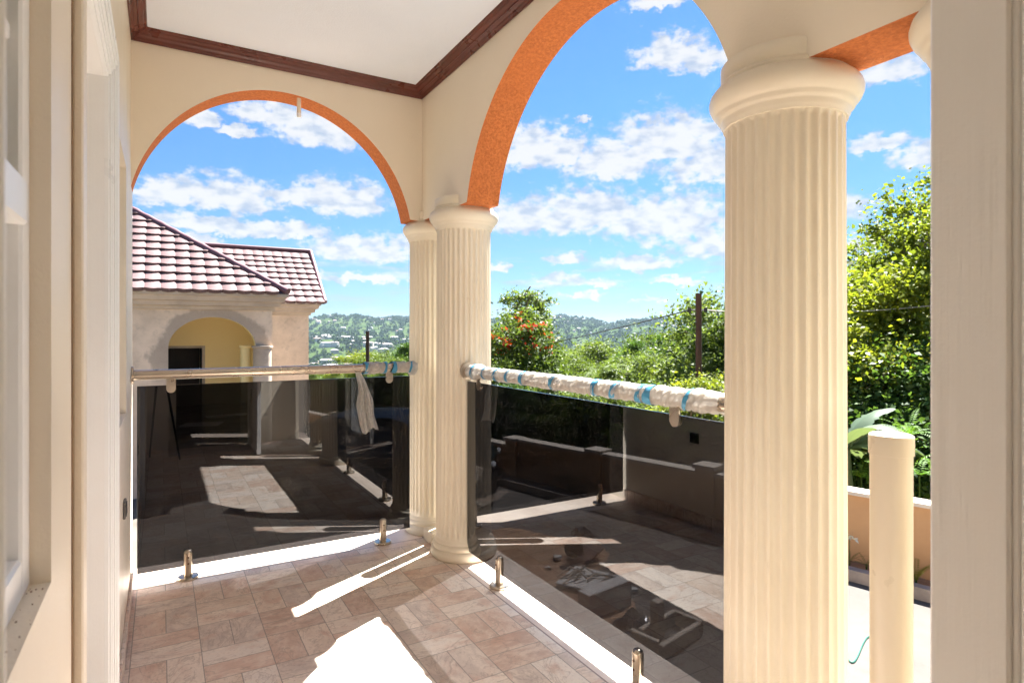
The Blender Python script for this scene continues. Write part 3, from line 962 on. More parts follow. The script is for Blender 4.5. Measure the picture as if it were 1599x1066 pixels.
window((XW, 2.8, WZ0), 2.40, 3.20, WZ0 - 0.01, WZ1, 'white framed window recessed in the wall beyond the door casing', 0.10)

# door in the house wall
dw = thing('doorway', (XW, 1.67, 0), 'white door with moulded casing set in the house wall between the two windows', 'door')
jb = MB()
jb.box(XW - 0.218, XW - 0.001, 2.006, 2.03, 0.0, 2.045)
jb.box(XW - 0.218, XW - 0.001, 1.31, 1.334, 0.0, 2.045)
jb.box(XW - 0.218, XW - 0.001, 1.334, 2.006, 2.021, 2.045)
jb.build('jamb', 'door_white', dw)
MB().box(XW - 0.12, XW - 0.08, 1.336, 2.004, 0.008, 2.019, 0.003).build('door_leaf', 'door_white', dw)
cs = MB()
steps = [(2.008, 0.010), (2.020, 0.016), (2.034, 0.019), (2.046, 0.024), (2.064, 0.028), (2.088, 0.030), (2.098, 0.022)]
for (y, d), (y2, _) in zip(steps, steps[1:] + [(2.108, 0)]):
    cs.box(XW - 0.002, XW + d, y, y2, 0.0, 2.023 + (y - 2.008), 0.0015)
for i, ((y, d), (y2, _)) in enumerate(zip(steps, steps[1:] + [(2.108, 0)])):
    cs.box(XW - 0.002, XW + d - 0.0005, 1.30, y2 - 0.0005, 2.023 + (y - 2.008), 2.023 + (y2 - 2.008), 0.0015)
cs.build('casing', 'frame_white', dw)
MB().box(XW + 0.0005, XW + 0.0165, 1.302, 1.36, 0.0, 2.022, 0.003).build('edge_batten', 'cream_wall', dw)
gr = MB().box(XW - 0.004, XW + 0.0012, 1.292, 1.3005, 0.0, 2.3).build('joint', 'soil', dw)

# socket
so = thing('wall_socket', (XW, 2.95, 0.585), 'dark grey socket plate low on the house wall beside the far glass', 'socket')
MB().box(XW + 0.0005, XW + 0.010, 2.915, 2.995, 0.555, 0.625, 0.003).build('plate', 'outlet', so)
MB().box(XW + 0.010, XW + 0.013, 2.922, 2.953, 0.565, 0.615, 0.002).build('rocker', 'black', so)
MB().box(XW + 0.010, XW + 0.013, 2.957, 2.988, 0.565, 0.615, 0.002).build('rocker', 'black', so)

# ------------------------------------------------------------------ end wall with the doorway the camera looks out of
ew = MB()
ew.box(XW - 0.0, 0.145, YE - 0.2, YE, 0, 3.056)
ew.box(0.145, 0.93, YE - 0.2, YE, 2.08, 3.056)
ew.box(0.93, XB, YE - 0.2, YE, 0, 3.056)
tag(ew.build('end_wall', 'cream_wall'), 'cream end wall with a doorway behind the open door, seen only in reflections', 'wall')
# the room behind it
rm = MB()
rm.box(XW, 4.2, -5.0, -4.9, -0.16, 3.056)
rm.box(XB, 4.2, YE - 0.62, YE - 0.5, 0.0, 3.056)
rm.box(4.1, 4.2, -4.9, -3.6, 0.0, 3.056)
rm.box(4.1, 4.2, -1.6, -0.92, 0.0, 3.056)
rm.box(4.1, 4.2, -3.6, -1.6, 2.3, 3.056)
tag(rm.build('room_wall', 'dark_room'), 'dim unfinished room walls behind the doorway, seen only in reflections', 'wall')
MB().box(1.72, 4.2, -6.0, -0.95, GND - 0.4, -0.163).build('plinth_wall', 'tan_concrete')
tag(bpy.data.objects['plinth_wall.001'], 'rendered plinth wall under the unfinished room beside the driveway', 'wall')
MB().box(XW, 4.2, -4.9, YE - 0.022, -0.16, -0.004).build('room_floor', 'kerb')
tag(bpy.data.objects['room_floor'], kind='structure')
MB().box(2.005, 4.5, -6.0, -0.6, 3.06, 3.215, 0.01).build('roof_slab', 'cream_wall')
tag(bpy.data.objects['roof_slab.001'], 'flat roof slab over the unfinished room', 'roof')

# open white door leaf at right
od = thing('open_door', (0.90, YE, 0), 'open white painted door edge standing upright at the right edge of the view', 'door')
DX0, DX1, DY0, DY1 = 0.880, 0.920, YE + 0.02, 0.416
st = 0.087
lf = MB()
lf.box(DX0, DX1, DY1 - st, DY1, 0.012, 2.06, 0.003)
lf.box(DX0, DX1, DY0, DY0 + st, 0.012, 2.06, 0.003)
for z0, z1 in ((0.012, 0.20), (0.70, 0.82), (1.93, 2.06)):
    lf.box(DX0 + 0.0005, DX1 - 0.0005, DY0 + st, DY1 - st, z0, z1, 0.002)
lf.build('leaf', 'door_ribbed', od)
pm = MB()
for z0, z1 in ((0.20, 0.70), (0.82, 1.93)):
    pm.box(DX0 + 0.012, DX1 - 0.012, DY0 + st - 0.004, DY1 - st + 0.004, z0 - 0.004, z1 + 0.004)
    for k, (o, d) in enumerate(((0.0, 0.007), (0.010, 0.004), (0.02, 0.009))):
        y0, y1, a, b2 = DY0 + st + o, DY1 - st - o, z0 + o, z1 - o
        w = 0.008
        pm.box(DX0 + d, DX0 + 0.013, y1 - w, y1, a, b2, 0.002)
        pm.box(DX0 + d, DX0 + 0.013, y0, y0 + w, a, b2, 0.002)
        pm.box(DX0 + d + .0004, DX0 + 0.013, y0 + w, y1 - w, a, a + w, 0.002)
        pm.box(DX0 + d + .0004, DX0 + 0.013, y0 + w, y1 - w, b2 - w, b2, 0.002)
pm.build('panel', 'door_white', od)
for z in (0.25, 1.05, 1.8):
    hg = MB(); hg.tube([(0.926, DY0 - 0.006, z), (0.926, DY0 - 0.006, z + 0.1)], 0.007, 10); hg.build('hinge', 'steel', od)

# tripod below the camera (its reflection shows in the far glass)
tp = thing('tripod', (0, 0, 0), 'black camera tripod standing by the doorway, seen only as a reflection', 'tripod')
for k in range(3):
    a = R(60 + 120 * k)
    q = 0.33
    lx, ly = q * math.cos(a), q * math.sin(a)
    if lx < XW + 0.03: lx = XW + 0.03
    MB().tube([(0.02 * math.cos(a), 0.02 * math.sin(a), 1.02), (lx, ly, 0.01)], [0.013, 0.008], 10).build('leg', 'black', tp, 40)
MB().lathe([(0.03, 0.98), (0.035, 1.0), (0.035, 1.05), (0.016, 1.06), (0.016, 1.15), (0.03, 1.155), (0.032, 1.19), (0.02, 1.20)], 0, 0, 20).build('head', 'black', tp, 40)

# litter on the room floor
litter = [('pale sheet of board lying on the floor of the dim room', 0.5, -2.3, 0.5, 0.35, 0.3), ('pale strip of board lying by the room wall', 0.9, -3.1, 0.6, 0.2, -0.2)]
for lab, x, y, a, b2, rz in litter:
    m = MB().box(-a / 2, a / 2, -b2 / 2, b2 / 2, 0, 0.012, 0.002)
    o = m.build('board', 'paper'); o.location = (x, y, -0.003); o.rotation_euler = (0, 0, rz)
    tag(o, lab, 'board', 'boards littering the room')

# ------------------------------------------------------------------ ground, driveway, boundary wall
def terr(x, y):
    r = math.hypot(x, y)
    a = math.atan2(x, y)
    # signed distance beyond the boundary wall line
    d = (x - (6.906 - 0.24 * (y - 4.12))) / 1.044
    yd = y - 26
    dd = max(d - 0.6, min(yd, 60), 0)
    if x < -12: dd = max(dd, min(-12 - x, 40) * 0.5)
    z = GND - 0.05
    if dd > 0:
        z -= 0.30 * dd * math.exp(-dd / 260)
    far = min(max((r - 120) / 700, 0), 1)
    far = far * far * (3 - 2 * far)
    val = -66 + 7 * math.sin(a * 7 + 1) + 5 * math.sin(r / 130 + a * 9)
    z = z * (1 - far) + val * far
    up = min(max((r - 1050) / 1700, 0), 1)
    up = up * up * (3 - 2 * up)
    top = 114 + 9 * math.sin(a * 23 + 0.6) + 6 * math.sin(a * 51 + 1.3) + 4 * math.sin(a * 117)
    z += up * top
    if r > 400:
        z += min(1, (r - 400) / 600) * (7 * math.sin(x / 170 + 1.7) * math.sin(y / 140) + 4 * math.sin(x / 61) * math.sin(y / 73 + 2))
    return z
NA, NR = 260, 110
rr_ = [0.0] + list(np.geomspace(3.0, 4600, NR))
tv, tf = [], []
for i, r in enumerate(rr_):
    for j in range(NA):
        a = 2 * math.pi * j / NA
        x, y = r * math.sin(a), r * math.cos(a)
        tv.append((x, y, terr(x, y) if r > 0 else GND - 0.05))
for i in range(len(rr_) - 1):
    for j in range(NA):
        k = (j + 1) % NA
        tf.append((i * NA + j, i * NA + k, (i + 1) * NA + k, (i + 1) * NA + j))
tag(link_mesh('hills', tv, tf, 'terrain', None, 60), kind='structure')

def wall_x(y):
    return 6.906 - 0.24 * (y - 4.12)
dv = MB()
ys = list(np.linspace(-14, 24, 39))
rows = []
for y in ys:
    xr = wall_x(y) + 0.02
    rows.append([(1.5 + (xr - 1.5) * k / 12, y, GND) for k in range(13)])
dv.grid(rows)
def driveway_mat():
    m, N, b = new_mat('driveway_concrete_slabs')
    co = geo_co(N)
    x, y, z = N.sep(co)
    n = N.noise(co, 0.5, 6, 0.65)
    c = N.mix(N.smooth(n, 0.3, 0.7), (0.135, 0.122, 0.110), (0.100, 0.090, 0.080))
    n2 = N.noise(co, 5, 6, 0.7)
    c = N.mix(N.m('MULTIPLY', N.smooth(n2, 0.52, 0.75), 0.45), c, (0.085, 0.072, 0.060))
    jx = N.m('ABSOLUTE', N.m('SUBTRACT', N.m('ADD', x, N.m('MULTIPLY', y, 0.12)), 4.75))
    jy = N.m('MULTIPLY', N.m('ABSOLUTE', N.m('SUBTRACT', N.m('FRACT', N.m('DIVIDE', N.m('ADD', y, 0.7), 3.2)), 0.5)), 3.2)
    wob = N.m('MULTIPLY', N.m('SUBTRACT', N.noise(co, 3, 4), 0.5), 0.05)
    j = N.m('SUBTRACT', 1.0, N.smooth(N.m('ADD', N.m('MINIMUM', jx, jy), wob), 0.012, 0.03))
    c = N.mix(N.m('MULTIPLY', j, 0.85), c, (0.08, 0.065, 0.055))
    N.set(b.inputs['Base Color'], c)
    b.inputs['Roughness'].default_value = 0.9
    b.inputs['Specular IOR Level'].default_value = 0.1
    bump(N, b, N.noise(co, 35, 5, 0.7), 0.4, 0.006)
    return m
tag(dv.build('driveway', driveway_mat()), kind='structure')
yd = MB().grid([[(-9 + 10.495 * k / 12, y, GND + 0.002) for k in range(13)] for y in np.linspace(3.9, 24, 21)])
tag(yd.build('yard_ground', 'yard'), kind='structure')

bw = thing('boundary_wall', (wall_x(4), 4, GND), 'ochre painted boundary wall with pale caps and square piers beyond the driveway', 'wall')
dirw = Vector((-0.24, 1, 0)).normalized(); nrm = Vector((dirw.y, -dirw.x, 0))
O_ = Vector((6.906, 4.12, 0))
def slab(mb, s0, s1, n0, n1, z0, z1):
    vs = []
    for z in (z0, z1):
        for n in (n0, n1):
            for s in (s0, s1):
                p = O_ + dirw * s + nrm * n
                vs.append((p.x, p.y, z))
    mb.add(vs, [(0, 2, 3, 1), (4, 5, 7, 6), (0, 1, 5, 4), (2, 6, 7, 3), (0, 4, 6, 2), (1, 3, 7, 5)])
piers = [-15.2, -12.6, -10.0, -7.4, -4.8, -2.2, 0.45, 1.95, 3.95, 5.95, 8.2, 10.6, 13.0, 15.5]
body, capm = MB(), MB()
for i, s in enumerate(piers[:-1]):
    e = piers[i + 1]
    zt = GND + 0.83 + 0.04 * ((i * 7) % 3 - 1)
    if 0 <= s: zt -= 0.03 * s
    slab(body, s + 0.14, e - 0.14, 0.28, 0.42, GND - 0.3, zt)
    slab(capm, s + 0.142, e - 0.142, 0.22, 0.46, zt + 0.001, zt + 0.045)
body.build('wall_panel', 'boundary', bw)
capm.build('coping', 'cap', bw)
for i, s in enumerate(piers):
    p = MB(); zt = GND + 0.92 - (0.03 * s if s > 0 else 0)
    slab(p, s - 0.14, s + 0.14, 0.22, 0.48, GND - 0.3, zt)
    o = p.build('pier', 'boundary', bw)
    c = MB(); slab(c, s - 0.17, s + 0.17, 0.19, 0.51, zt + 0.001, zt + 0.055)
    c.build('pier_cap', 'cap', o)
kb = MB()
slab(kb, -16, 16, -0.20, -0.08, GND - 0.1, GND + 0.13)
tag(kb.build('planter_kerb', 'kerb'), 'low weathered kerb edging the planting strip along the ochre boundary wall', 'kerb')
sb = MB()
slab(sb, -16, 16, -0.079, 0.279, GND - 0.1, GND + 0.07)
tag(sb.build('planting_soil', 'soil'), kind='structure')

# soil and rubble beside the veranda
hp = MB()
rows = []
rng = np.random.RandomState(7)
cxh, cyh = 3.2, 6.0
for i in range(15):
    row = []
    for j in range(41):
        a = 2 * math.pi * (j % 40) / 40
        f = i / 14
        rad = 1.45 * f * (1 + 0.18 * math.sin(3 * a) + 0.1 * math.sin(7 * a + 1))
        h = 0.09 * (1 - f) ** 0.7 + 0.025 * math.sin(9 * f + 4 * a) * (1 - f)
        row.append((cxh + rad * math.cos(a) * 1.1, cyh + rad * math.sin(a) * 1.2, GND + 0.004 + max(h, 0) - (0.01 if i == 14 else 0)))
    rows.append(row)
hp.grid(rows)
tag(hp.build('soil_heap', 'soil', None, 60), 'low spread of brown soil on the driveway behind the black glass', 'soil')

def gp(px, py):
    """a point of the driveway seen along photo column px and row py"""
    d = 945 * (EYE - GND) / (py - 517)
    return at(px, d)
def rot_box(mb, c, l, w, h, rz, z0, tilt=0):
    rot = Matrix.Rotation(rz, 3, 'Z') @ Matrix.Rotation(tilt, 3, 'Y')
    t = MB().box(-l / 2, l / 2, -w / 2, w / 2, 0, h, 0.008)
    mb.add([Vector((c[0], c[1], z0)) + rot @ Vector(p) for p in t.v], t.f)
c = gp(945, 955)
m = MB(); rot_box(m, c, 0.62, 0.16, 0.27, R(8), GND + 0.002)
tag(m.build('concrete_block', 'block'), 'upright grey concrete slab block standing behind the black glass', 'block', 'concrete pieces on the driveway')
c = gp(910, 918)
m = MB(); rot_box(m, c, 0.55, 0.42, 0.02, R(30), GND + 0.10)
tag(m.build('cement_board', 'block'), 'flat grey sheet under the loose sticks behind the black glass', 'board')
m = MB()
rng = random.Random(9)
for k in range(9):
    a = rng.uniform(-0.5, 0.7); L = rng.uniform(0.15, 0.34)
    x0, y0 = c[0] + rng.uniform(-0.18, 0.18), c[1] + rng.uniform(-0.12, 0.12)
    dx, dy = math.cos(a) * L / 2, math.sin(a) * L / 2
    m.tube([(x0 - dx, y0 - dy, GND + 0.135), (x0, y0, GND + 0.145 + 0.01 * k % 3), (x0 + dx, y0 + dy, GND + 0.135)], 0.011, 6)
tag(m.build('stick_pile', 'timber'), 'small pile of loose sticks lying on the grey sheet', 'sticks')
c = gp(1045, 1000)
fw = thing('formwork', (c[0], c[1], GND), 'open wooden formwork frame lying on the driveway behind the black glass', 'formwork')
for (ox, oy, L, rz) in ((0.0, -0.14, 0.62, 12), (0.02, 0.16, 0.58, 12), (-0.30, 0.0, 0.30, 102), (0.31, 0.06, 0.28, 102)):
    m = MB(); rot_box(m, (c[0] + ox, c[1] + oy), L, 0.055, 0.13, R(rz), GND + 0.004)
    m.build('board', 'timber', fw)
m = MB(); rot_box(m, (c[0] - 0.05, c[1] + 0.1), 0.11, 0.09, 0.34, R(12), GND + 0.006)
m.build('stake', 'timber', fw)
c = gp(985, 990)
m = MB()
rows = []
for i in range(13):
    row = []
    for j in range(33):
        a = 2 * math.pi * (j % 32) / 32
        f = i / 12
        rad = 0.25 * f * (1 + 0.25 * math.sin(2 * a + 1) + 0.12 * math.sin(7 * a))
        h = 0.17 * (1 - f ** 2) + 0.05 * math.sin(11 * f + 3 * a) * (1 - f) + 0.03 * math.sin(5 * a + 9 * f) * (1 - f)
        row.append((c[0] + rad * math.cos(a), c[1] + rad * math.sin(a), GND + 0.006 + max(0, h)))
    rows.append(row)
m.grid(rows)
tag(m.build('plastic_sheet', 'tarp'), 'crumpled dark plastic sheet heaped beside the wooden formwork', 'plastic sheet')
c = gp(905, 878)
sp = thing('scrap_heap', (c[0], c[1], GND), 'tangle of bent rods and a round disc on a tipped metal tray behind the glass', 'scrap')
m = MB()
rng = random.Random(12)
for k in range(11):
    a = rng.uniform(-1.0, 1.6)
    pts = []
    for q in range(7):
        f = q / 6
        pts.append((c[0] + (f - 0.3) * 0.42 * math.cos(a) + rng.uniform(-.015, .015), c[1] + (f - 0.3) * 0.3 * math.sin(a), GND + 0.12 + 0.30 * math.sin(f * 2.6) * rng.uniform(0.6, 1.0)))
    m.tube(pts, 0.007, 6)
m.build('bent_rod', 'rusty', sp)
m = MB(); rot_box(m, (c[0] + 0.02, c[1]), 0.55, 0.34, 0.03, R(20), GND + 0.06, R(-14))
m.build('tray', 'rusty', sp)
m = MB()
m.tube([(c[0] - 0.16, c[1] - 0.10, GND + 0.22), (c[0] - 0.13, c[1] - 0.06, GND + 0.23)], 0.11, 24)
m.build('disc', 'black', sp, 40)
for k, (px, py, s) in enumerate(((962, 905, 0.05), (940, 890, 0.045), (870, 880, 0.06), (990, 925, 0.05), (855, 895, 0.04))):
    c = gp(px, py)
    m = MB(); rng = random.Random(k)
    m.lathe([(s * 0.6, 0), (s, s * 0.4), (s * 0.8, s * 0.9), (s * 0.2, s * 1.1)], c[0], c[1], 7, lambda r, z, a: r * (1 + 0.2 * math.sin(3 * a + k)), True, GND + 0.045 if k in (1, 2, 4) else GND + 0.003)
    tag(m.build('stone', 'block'), 'small grey stone lying on the brown soil behind the glass', 'stone', 'stones on the soil')
# garden cable on the driveway
pts = []
for k in range(26):
    f = k / 25
    x, y = at(1318 + 60 * f, 945 * 2.82 / (1012 - 517 + 26 * math.sin(f * 7) * (1 - 0.5 * f)))
    pts.append((x, y, GND + 0.008))
tag(MB().tube(pts, 0.007, 6).build('cable', 'cable', None, 40), 'thin green cable lying in loose curves on the driveway beyond the post', 'cable')

# ------------------------------------------------------------------ neighbouring house
NY, NY2 = 12.0, 15.2
ns = thing('house', (0, NY, GND), 'unfinished rendered house with maroon tiled roof and yellow arched balcony', 'house')
FZ = -0.85
w = MB()
AX0, AX1, AZ, AH = 0.105, 1.505, 1.02, 0.55
w.grid([[(x, NY, z) for x in np.linspace(-8, AX0, 9)] for z in np.linspace(GND - 0.2, 1.78, 7)])
w.grid([[(x, NY, z) for x in np.linspace(AX1, 1.79, 3)] for z in np.linspace(GND - 0.2, 1.78, 7)])
xs = [0.805 - 0.70 * math.cos(math.pi * k / 40) for k in range(41)]
zz = [AZ + AH * math.sin(math.pi * k / 40) for k in range(41)]
w.grid([[(x, NY, z + (1.78 - z) * k / 4) for x, z in zip(xs, zz)] for k in range(5)])
w.grid([[(x, NY, z) for x in np.linspace(AX0, AX1, 9)] for z in (GND - 0.2, FZ)])
w.grid([[(1.79, y, z) for y in (NY, NY2)] for z in (GND - 0.2, 1.78)])
w.box(-8, 3.10, NY2, NY2 + 5, GND - 0.2, 1.78)
w.build('wall', 'render', ns)
rv = MB()
rv.grid([[(x, y, z) for x, z in zip([AX0] + xs + [AX1], [FZ] + zz + [FZ])] for y in (NY, NY + 0.18)])
rv.build('arch_reveal', 'yellow_plaster', ns, 40)
bk = MB()
bk.box(-1.5, -0.35, 13.6, 13.7, FZ, 1.78); bk.box(0.76, 1.74, 13.6, 13.7, FZ, 1.78); bk.box(-0.35, 0.76, 13.6, 13.7, 1.02, 1.78)
bk.box(1.70, 1.785, NY + 0.181, 13.6, FZ, 1.78)
bk.build('balcony_wall', 'yellow_plaster', ns)
MB().box(-1.5, 1.70, NY + 0.005, 13.7, FZ - 0.15, FZ + 0.002).build('balcony_floor', 'cap', ns)
MB().box(-1.5, 1.70, NY + 0.02, 13.7, 1.70, 1.775).build('balcony_ceiling', 'yellow_plaster', ns)
dd = MB()
dd.box(-0.34, 0.70, 14.4, 14.45, FZ, 1.02)
dd.box(-0.36, -0.31, 13.7, 14.45, FZ, 1.02); dd.box(0.72, 0.77, 13.71, 14.45, FZ, 1.02)
dd.build('doorway', 'dark_wood', ns)
fr = MB(); fr.box(0.71, 0.762, 13.585, 13.72, FZ, 1.03); fr.box(-0.35, 0.71, 13.585, 13.72, 0.985, 1.03)
fr.build('door_frame', 'timber', ns)
for (x, y, r, mt) in ((1.62, NY + 0.02, 0.165, 'render'), (1.40, NY + 0.55, 0.10, 'yellow_plaster')):
    MB().lathe([(r + 0.03, FZ), (r + 0.03, FZ + 0.1), (r, FZ + 0.12), (r * 0.96, AZ - 0.02), (r + 0.02, AZ), (r + 0.02, AZ + 0.03)], x, y, 28).build('balcony_column', mt, ns, 40)
# cornices
def cornice(mb, path, steps):
    for (o0, z0), (o1, z1) in zip(steps, steps[1:]):
        r0 = [(x + nx * o0, y + ny * o0, z0) for x, y, nx, ny in path]
        r1 = [(x + nx * o1, y + ny * o1, z1) for x, y, nx, ny in path]
        mb.grid([r0, r1])
stp = [(0.0, 1.70), (0.04, 1.705), (0.05, 1.76), (0.12, 1.775), (0.13, 1.84), (0.19, 1.86), (0.21, 1.93), (0.25, 1.945), (0.25, 2.0), (0.0, 2.005)]
cn = MB()
cornice(cn, [(-8, NY, 0, -1), (1.79, NY, 1, -1), (1.79, NY2, 1, -1)], stp)
cornice(cn, [(1.79, NY2, 0, -1), (3.10, NY2, 1, -1), (3.10, NY2 + 5, 1, 0)], stp)
cn.build('cornice', 'cornice', ns)
# roof slopes with pressed metal tiles
def tile_slope(mb, P0, U, V, L, H, inside, tw=0.235, th=0.29):
    """P0 eave start, U along the eave, V up the slope; inside(u,v) clips; rows step like shingles"""
    U, V = Vector(U).normalized(), Vector(V).normalized()
    Nn = U.cross(V).normalized()
    nv = int(H / th)
    nu = int(L / tw) * 6
    for j in range(nv):
        rows = []
        for q in range(4):
            vv = (j + q / 3) * th
            lift = 0.044 * (1 - q / 3) + 0.004
            row = []
            for i in range(nu + 1):
                uu = i / 6 * tw
                ph = (uu / tw) % 1.0
                scal = 0.026 * abs(math.sin(math.pi * ph)) ** 0.7
                dv_ = -0.065 * abs(math.sin(math.pi * ph)) * (1 - q / 3)
                row.append((Vector(P0) + U * uu + V * (vv + dv_) + Nn * (lift + scal), uu, vv))
            rows.append(row)
        nr, nc = len(rows), len(rows[0])
        vs, fs, keep = [], [], {}
        def vid(i, k):
            if (i, k) not in keep:
                keep[(i, k)] = len(vs); vs.append(rows[i][k][0])
            return keep[(i, k)]
        for i in range(nr - 1):
            for k in range(nc - 1):
                um, vm = rows[i][k][1], rows[i][k][2]
                if inside(um + tw / 12, vm + th / 6):
                    fs.append((vid(i, k), vid(i, k + 1), vid(i + 1, k + 1), vid(i + 1, k)))
        for k in range(nc - 1):       # riser closing the step
            if inside(rows[0][k][1] + tw / 12, rows[0][k][2] + th / 6):
                a, b2 = vid(0, k), vid(0, k + 1)
                n0 = len(vs)
                vs.append(rows[0][k][0] - Nn * 0.07); vs.append(rows[0][k + 1][0] - Nn * 0.07)
                fs.append((n0, n0 + 1, b2, a))
        mb.add(vs, fs)
pit = R(34)
rt = MB()
E0 = Vector((-8.0, NY - 0.24, 2.01)); cornx = 2.03
Ltot = cornx + 8.0
cs_ = math.cos(pit)
tile_slope(rt, E0, (1, 0, 0), (0, math.cos(pit), math.sin(pit)), Ltot, 6.4, lambda u, v: u < Ltot - v * cs_)
roof1 = rt.build('roof', 'roof', ns, 30)
sl = MB()
sl.add([E0, (cornx, NY - 0.24, 2.01), (cornx - 5.3, NY - 0.24 + 5.3, 2.01 + 5.3 * math.tan(pit)), (-8, NY - 0.24 + 5.3, 2.01 + 5.3 * math.tan(pit))], [(0, 1, 2, 3)])
sl.add([(cornx, NY - 0.24, 2.0), (cornx, NY + 9, 2.0), (cornx - 5.3, NY + 5, 2.0 + 5.3 * math.tan(pit))], [(0, 1, 2)])
sl.build('roof_deck', 'roof', roof1)
hc = MB()
hp0, hp1 = Vector((cornx, NY - 0.24, 2.05)), Vector((cornx - 5.3, NY - 0.24 + 5.3, 2.05 + 5.3 * math.tan(pit)))
npt = 24
hpts, hrs = [], []
for k in range(npt * 3):
    f = k / (npt * 3 - 1)
    hpts.append(hp0.lerp(hp1, f)); hrs.append(0.060 + 0.010 * ((k % 3) == 0))
hc.tube(hpts, hrs, 12)
hc.build('hip_cap', 'roof_cap', roof1, 40)
rt2 = MB()
pit2 = R(33)
E1 = Vector((-1.0, NY2 - 0.24, 2.0))
L2 = 3.42 + 1.0
tile_slope(rt2, E1, (1, 0, 0), (0, math.cos(pit2), math.sin(pit2)), L2 + 0.2, 2.75, lambda u, v: u < L2 + 0.05 * v)
roof2 = rt2.build('roof', 'roof', ns, 30)
rw = 2.75 * math.cos(pit2); rh = 2.75 * math.sin(pit2)
sl = MB(); y0, y1, z1 = NY2 - 0.24, NY2 - 0.24 + rw, 2.0 + rh
sl.add([(-1, y0, 1.99), (3.42, y0, 1.99), (3.55, y1, z1), (-1, y1, z1), (3.42, y1 + rw, 1.99), (-1, y1 + rw, 1.99)], [(0, 1, 2, 3), (3, 2, 4, 5), (1, 4, 2)])
sl.build('roof_deck', 'roof', roof2)
hc = MB(); hc.tube([(-1, y1, z1 + 0.03), (3.57, y1, z1 + 0.03)], 0.055, 10); hc.tube([(3.44, y0, 2.03), (3.57, y1, z1 + 0.03)], 0.05, 10)
hc.build('ridge_cap', 'roof_cap', roof2, 40)

# ------------------------------------------------------------------ cars (seen through and in the black glass)
def make_car(loc, rz, paint_m, label):
    t = thing('parked_car', loc, label, 'car', 'cars parked on the driveway')
    L, W = 4.1, 1.7
    prof = [(-2.05, 0.42, 0.25), (-2.02, 0.62, 0.3), (-1.9, 0.88, 0.0), (-1.55, 0.93, 0.0), (-1.0, 1.33, 0.0), (-0.6, 1.42, 0), (0.3, 1.42, 0), (0.55, 1.36, 0), (1.05, 0.96, 0), (1.75, 0.84, 0), (1.98, 0.68, 0), (2.05, 0.45, 0)]
    body = MB()
    rows = []
    for (x, zt, _) in prof:
        hw = W / 2 * (1 - 0.16 * max(0, (abs(x) - 1.6) / 0.45))
        roof = max(0, zt - 0.92)
        tw = hw - 0.28 * roof - 0.03
        rows.append([(x, -hw, 0.22), (x, -hw, min(zt, 0.6)), (x, -hw + 0.03, min(zt, 0.9)), (x, -tw, zt), (x, -tw * 0.5, zt + 0.02), (x, tw * 0.5, zt + 0.02), (x, tw, zt), (x, hw - 0.03, min(zt, 0.9)), (x, hw, min(zt, 0.6)), (x, hw, 0.22)])
    body.grid(rows)
    n = len(rows[0])
    body.add(rows[0], [tuple(range(n))]); body.add(rows[-1], [tuple(reversed(range(n)))])
    rot = Matrix.Rotation(rz, 3, 'Z')
    def put(mb, name, mat, par=None, sm=35):
        vs = [Vector(loc) + rot @ Vector(p) for p in mb.v]
        return link_mesh(name, vs, mb.f, mat, par or t, sm)
    put(body, 'body', paint_m)
    gl = MB()
    for s in (-1, 1):
        gl.add([(-1.30, s * 0.805, 0.96), (0.80, s * 0.805, 0.96), (0.42, s * 0.735, 1.30), (-0.92, s * 0.735, 1.30)], [(0, 1, 2, 3)])
    gl.add([(0.99, -0.70, 1.03), (0.99, 0.70, 1.03), (0.60, 0.62, 1.345), (0.60, -0.62, 1.345)], [(0, 1, 2, 3)])
    gl.add([(-1.50, -0.70, 0.985), (-1.50, 0.70, 0.985), (-1.07, 0.62, 1.30), (-1.07, -0.62, 1.30)], [(0, 1, 2, 3)])
    put(gl, 'window_glass', 'car_glass', None, None)
    for x in (-1.25, 1.28):
        for s in (-1, 1):
            wv = MB()
            ring_ = [(0.17, 0.86), (0.29, 0.87), (0.31, 0.84), (0.31, 0.70), (0.29, 0.66)]
            vs, fs = [], []
            for r, yy in ring_:
                for k in range(24):
                    a = 2 * math.pi * k / 24
                    vs.append((x + r * math.cos(a), s * yy, 0.31 + r * math.sin(a)))
            for j in range(len(ring_) - 1):
                for k in range(24):
                    q = (k + 1) % 24
                    fs.append((j * 24 + k, j * 24 + q, (j + 1) * 24 + q, (j + 1) * 24 + k))
            wv.add(vs, fs)
            wo = put(wv, 'wheel', 'black')
            rim = MB(); rim.add([(x + 0.19 * math.cos(2 * math.pi * k / 20), s * 0.858, 0.31 + 0.19 * math.sin(2 * math.pi * k / 20)) for k in range(20)], [tuple(range(20))])
            put(rim, 'rim', 'steel', wo, None)
    for s in (-1, 1):
        hl = MB().box(1.90, 2.03, s * 0.58 - 0.13, s * 0.58 + 0.13, 0.60, 0.70, 0.03)
        put(hl, 'headlight', 'lamp')
    return t
make_car((3.3, 10.2, GND), R(-33), 'car_black', 'black car with its lit front corner just visible through the right glass')
make_car((4.9, -5.4, GND), R(95), 'car_blue', 'pale blue car on the driveway, seen reflected in the far glass')

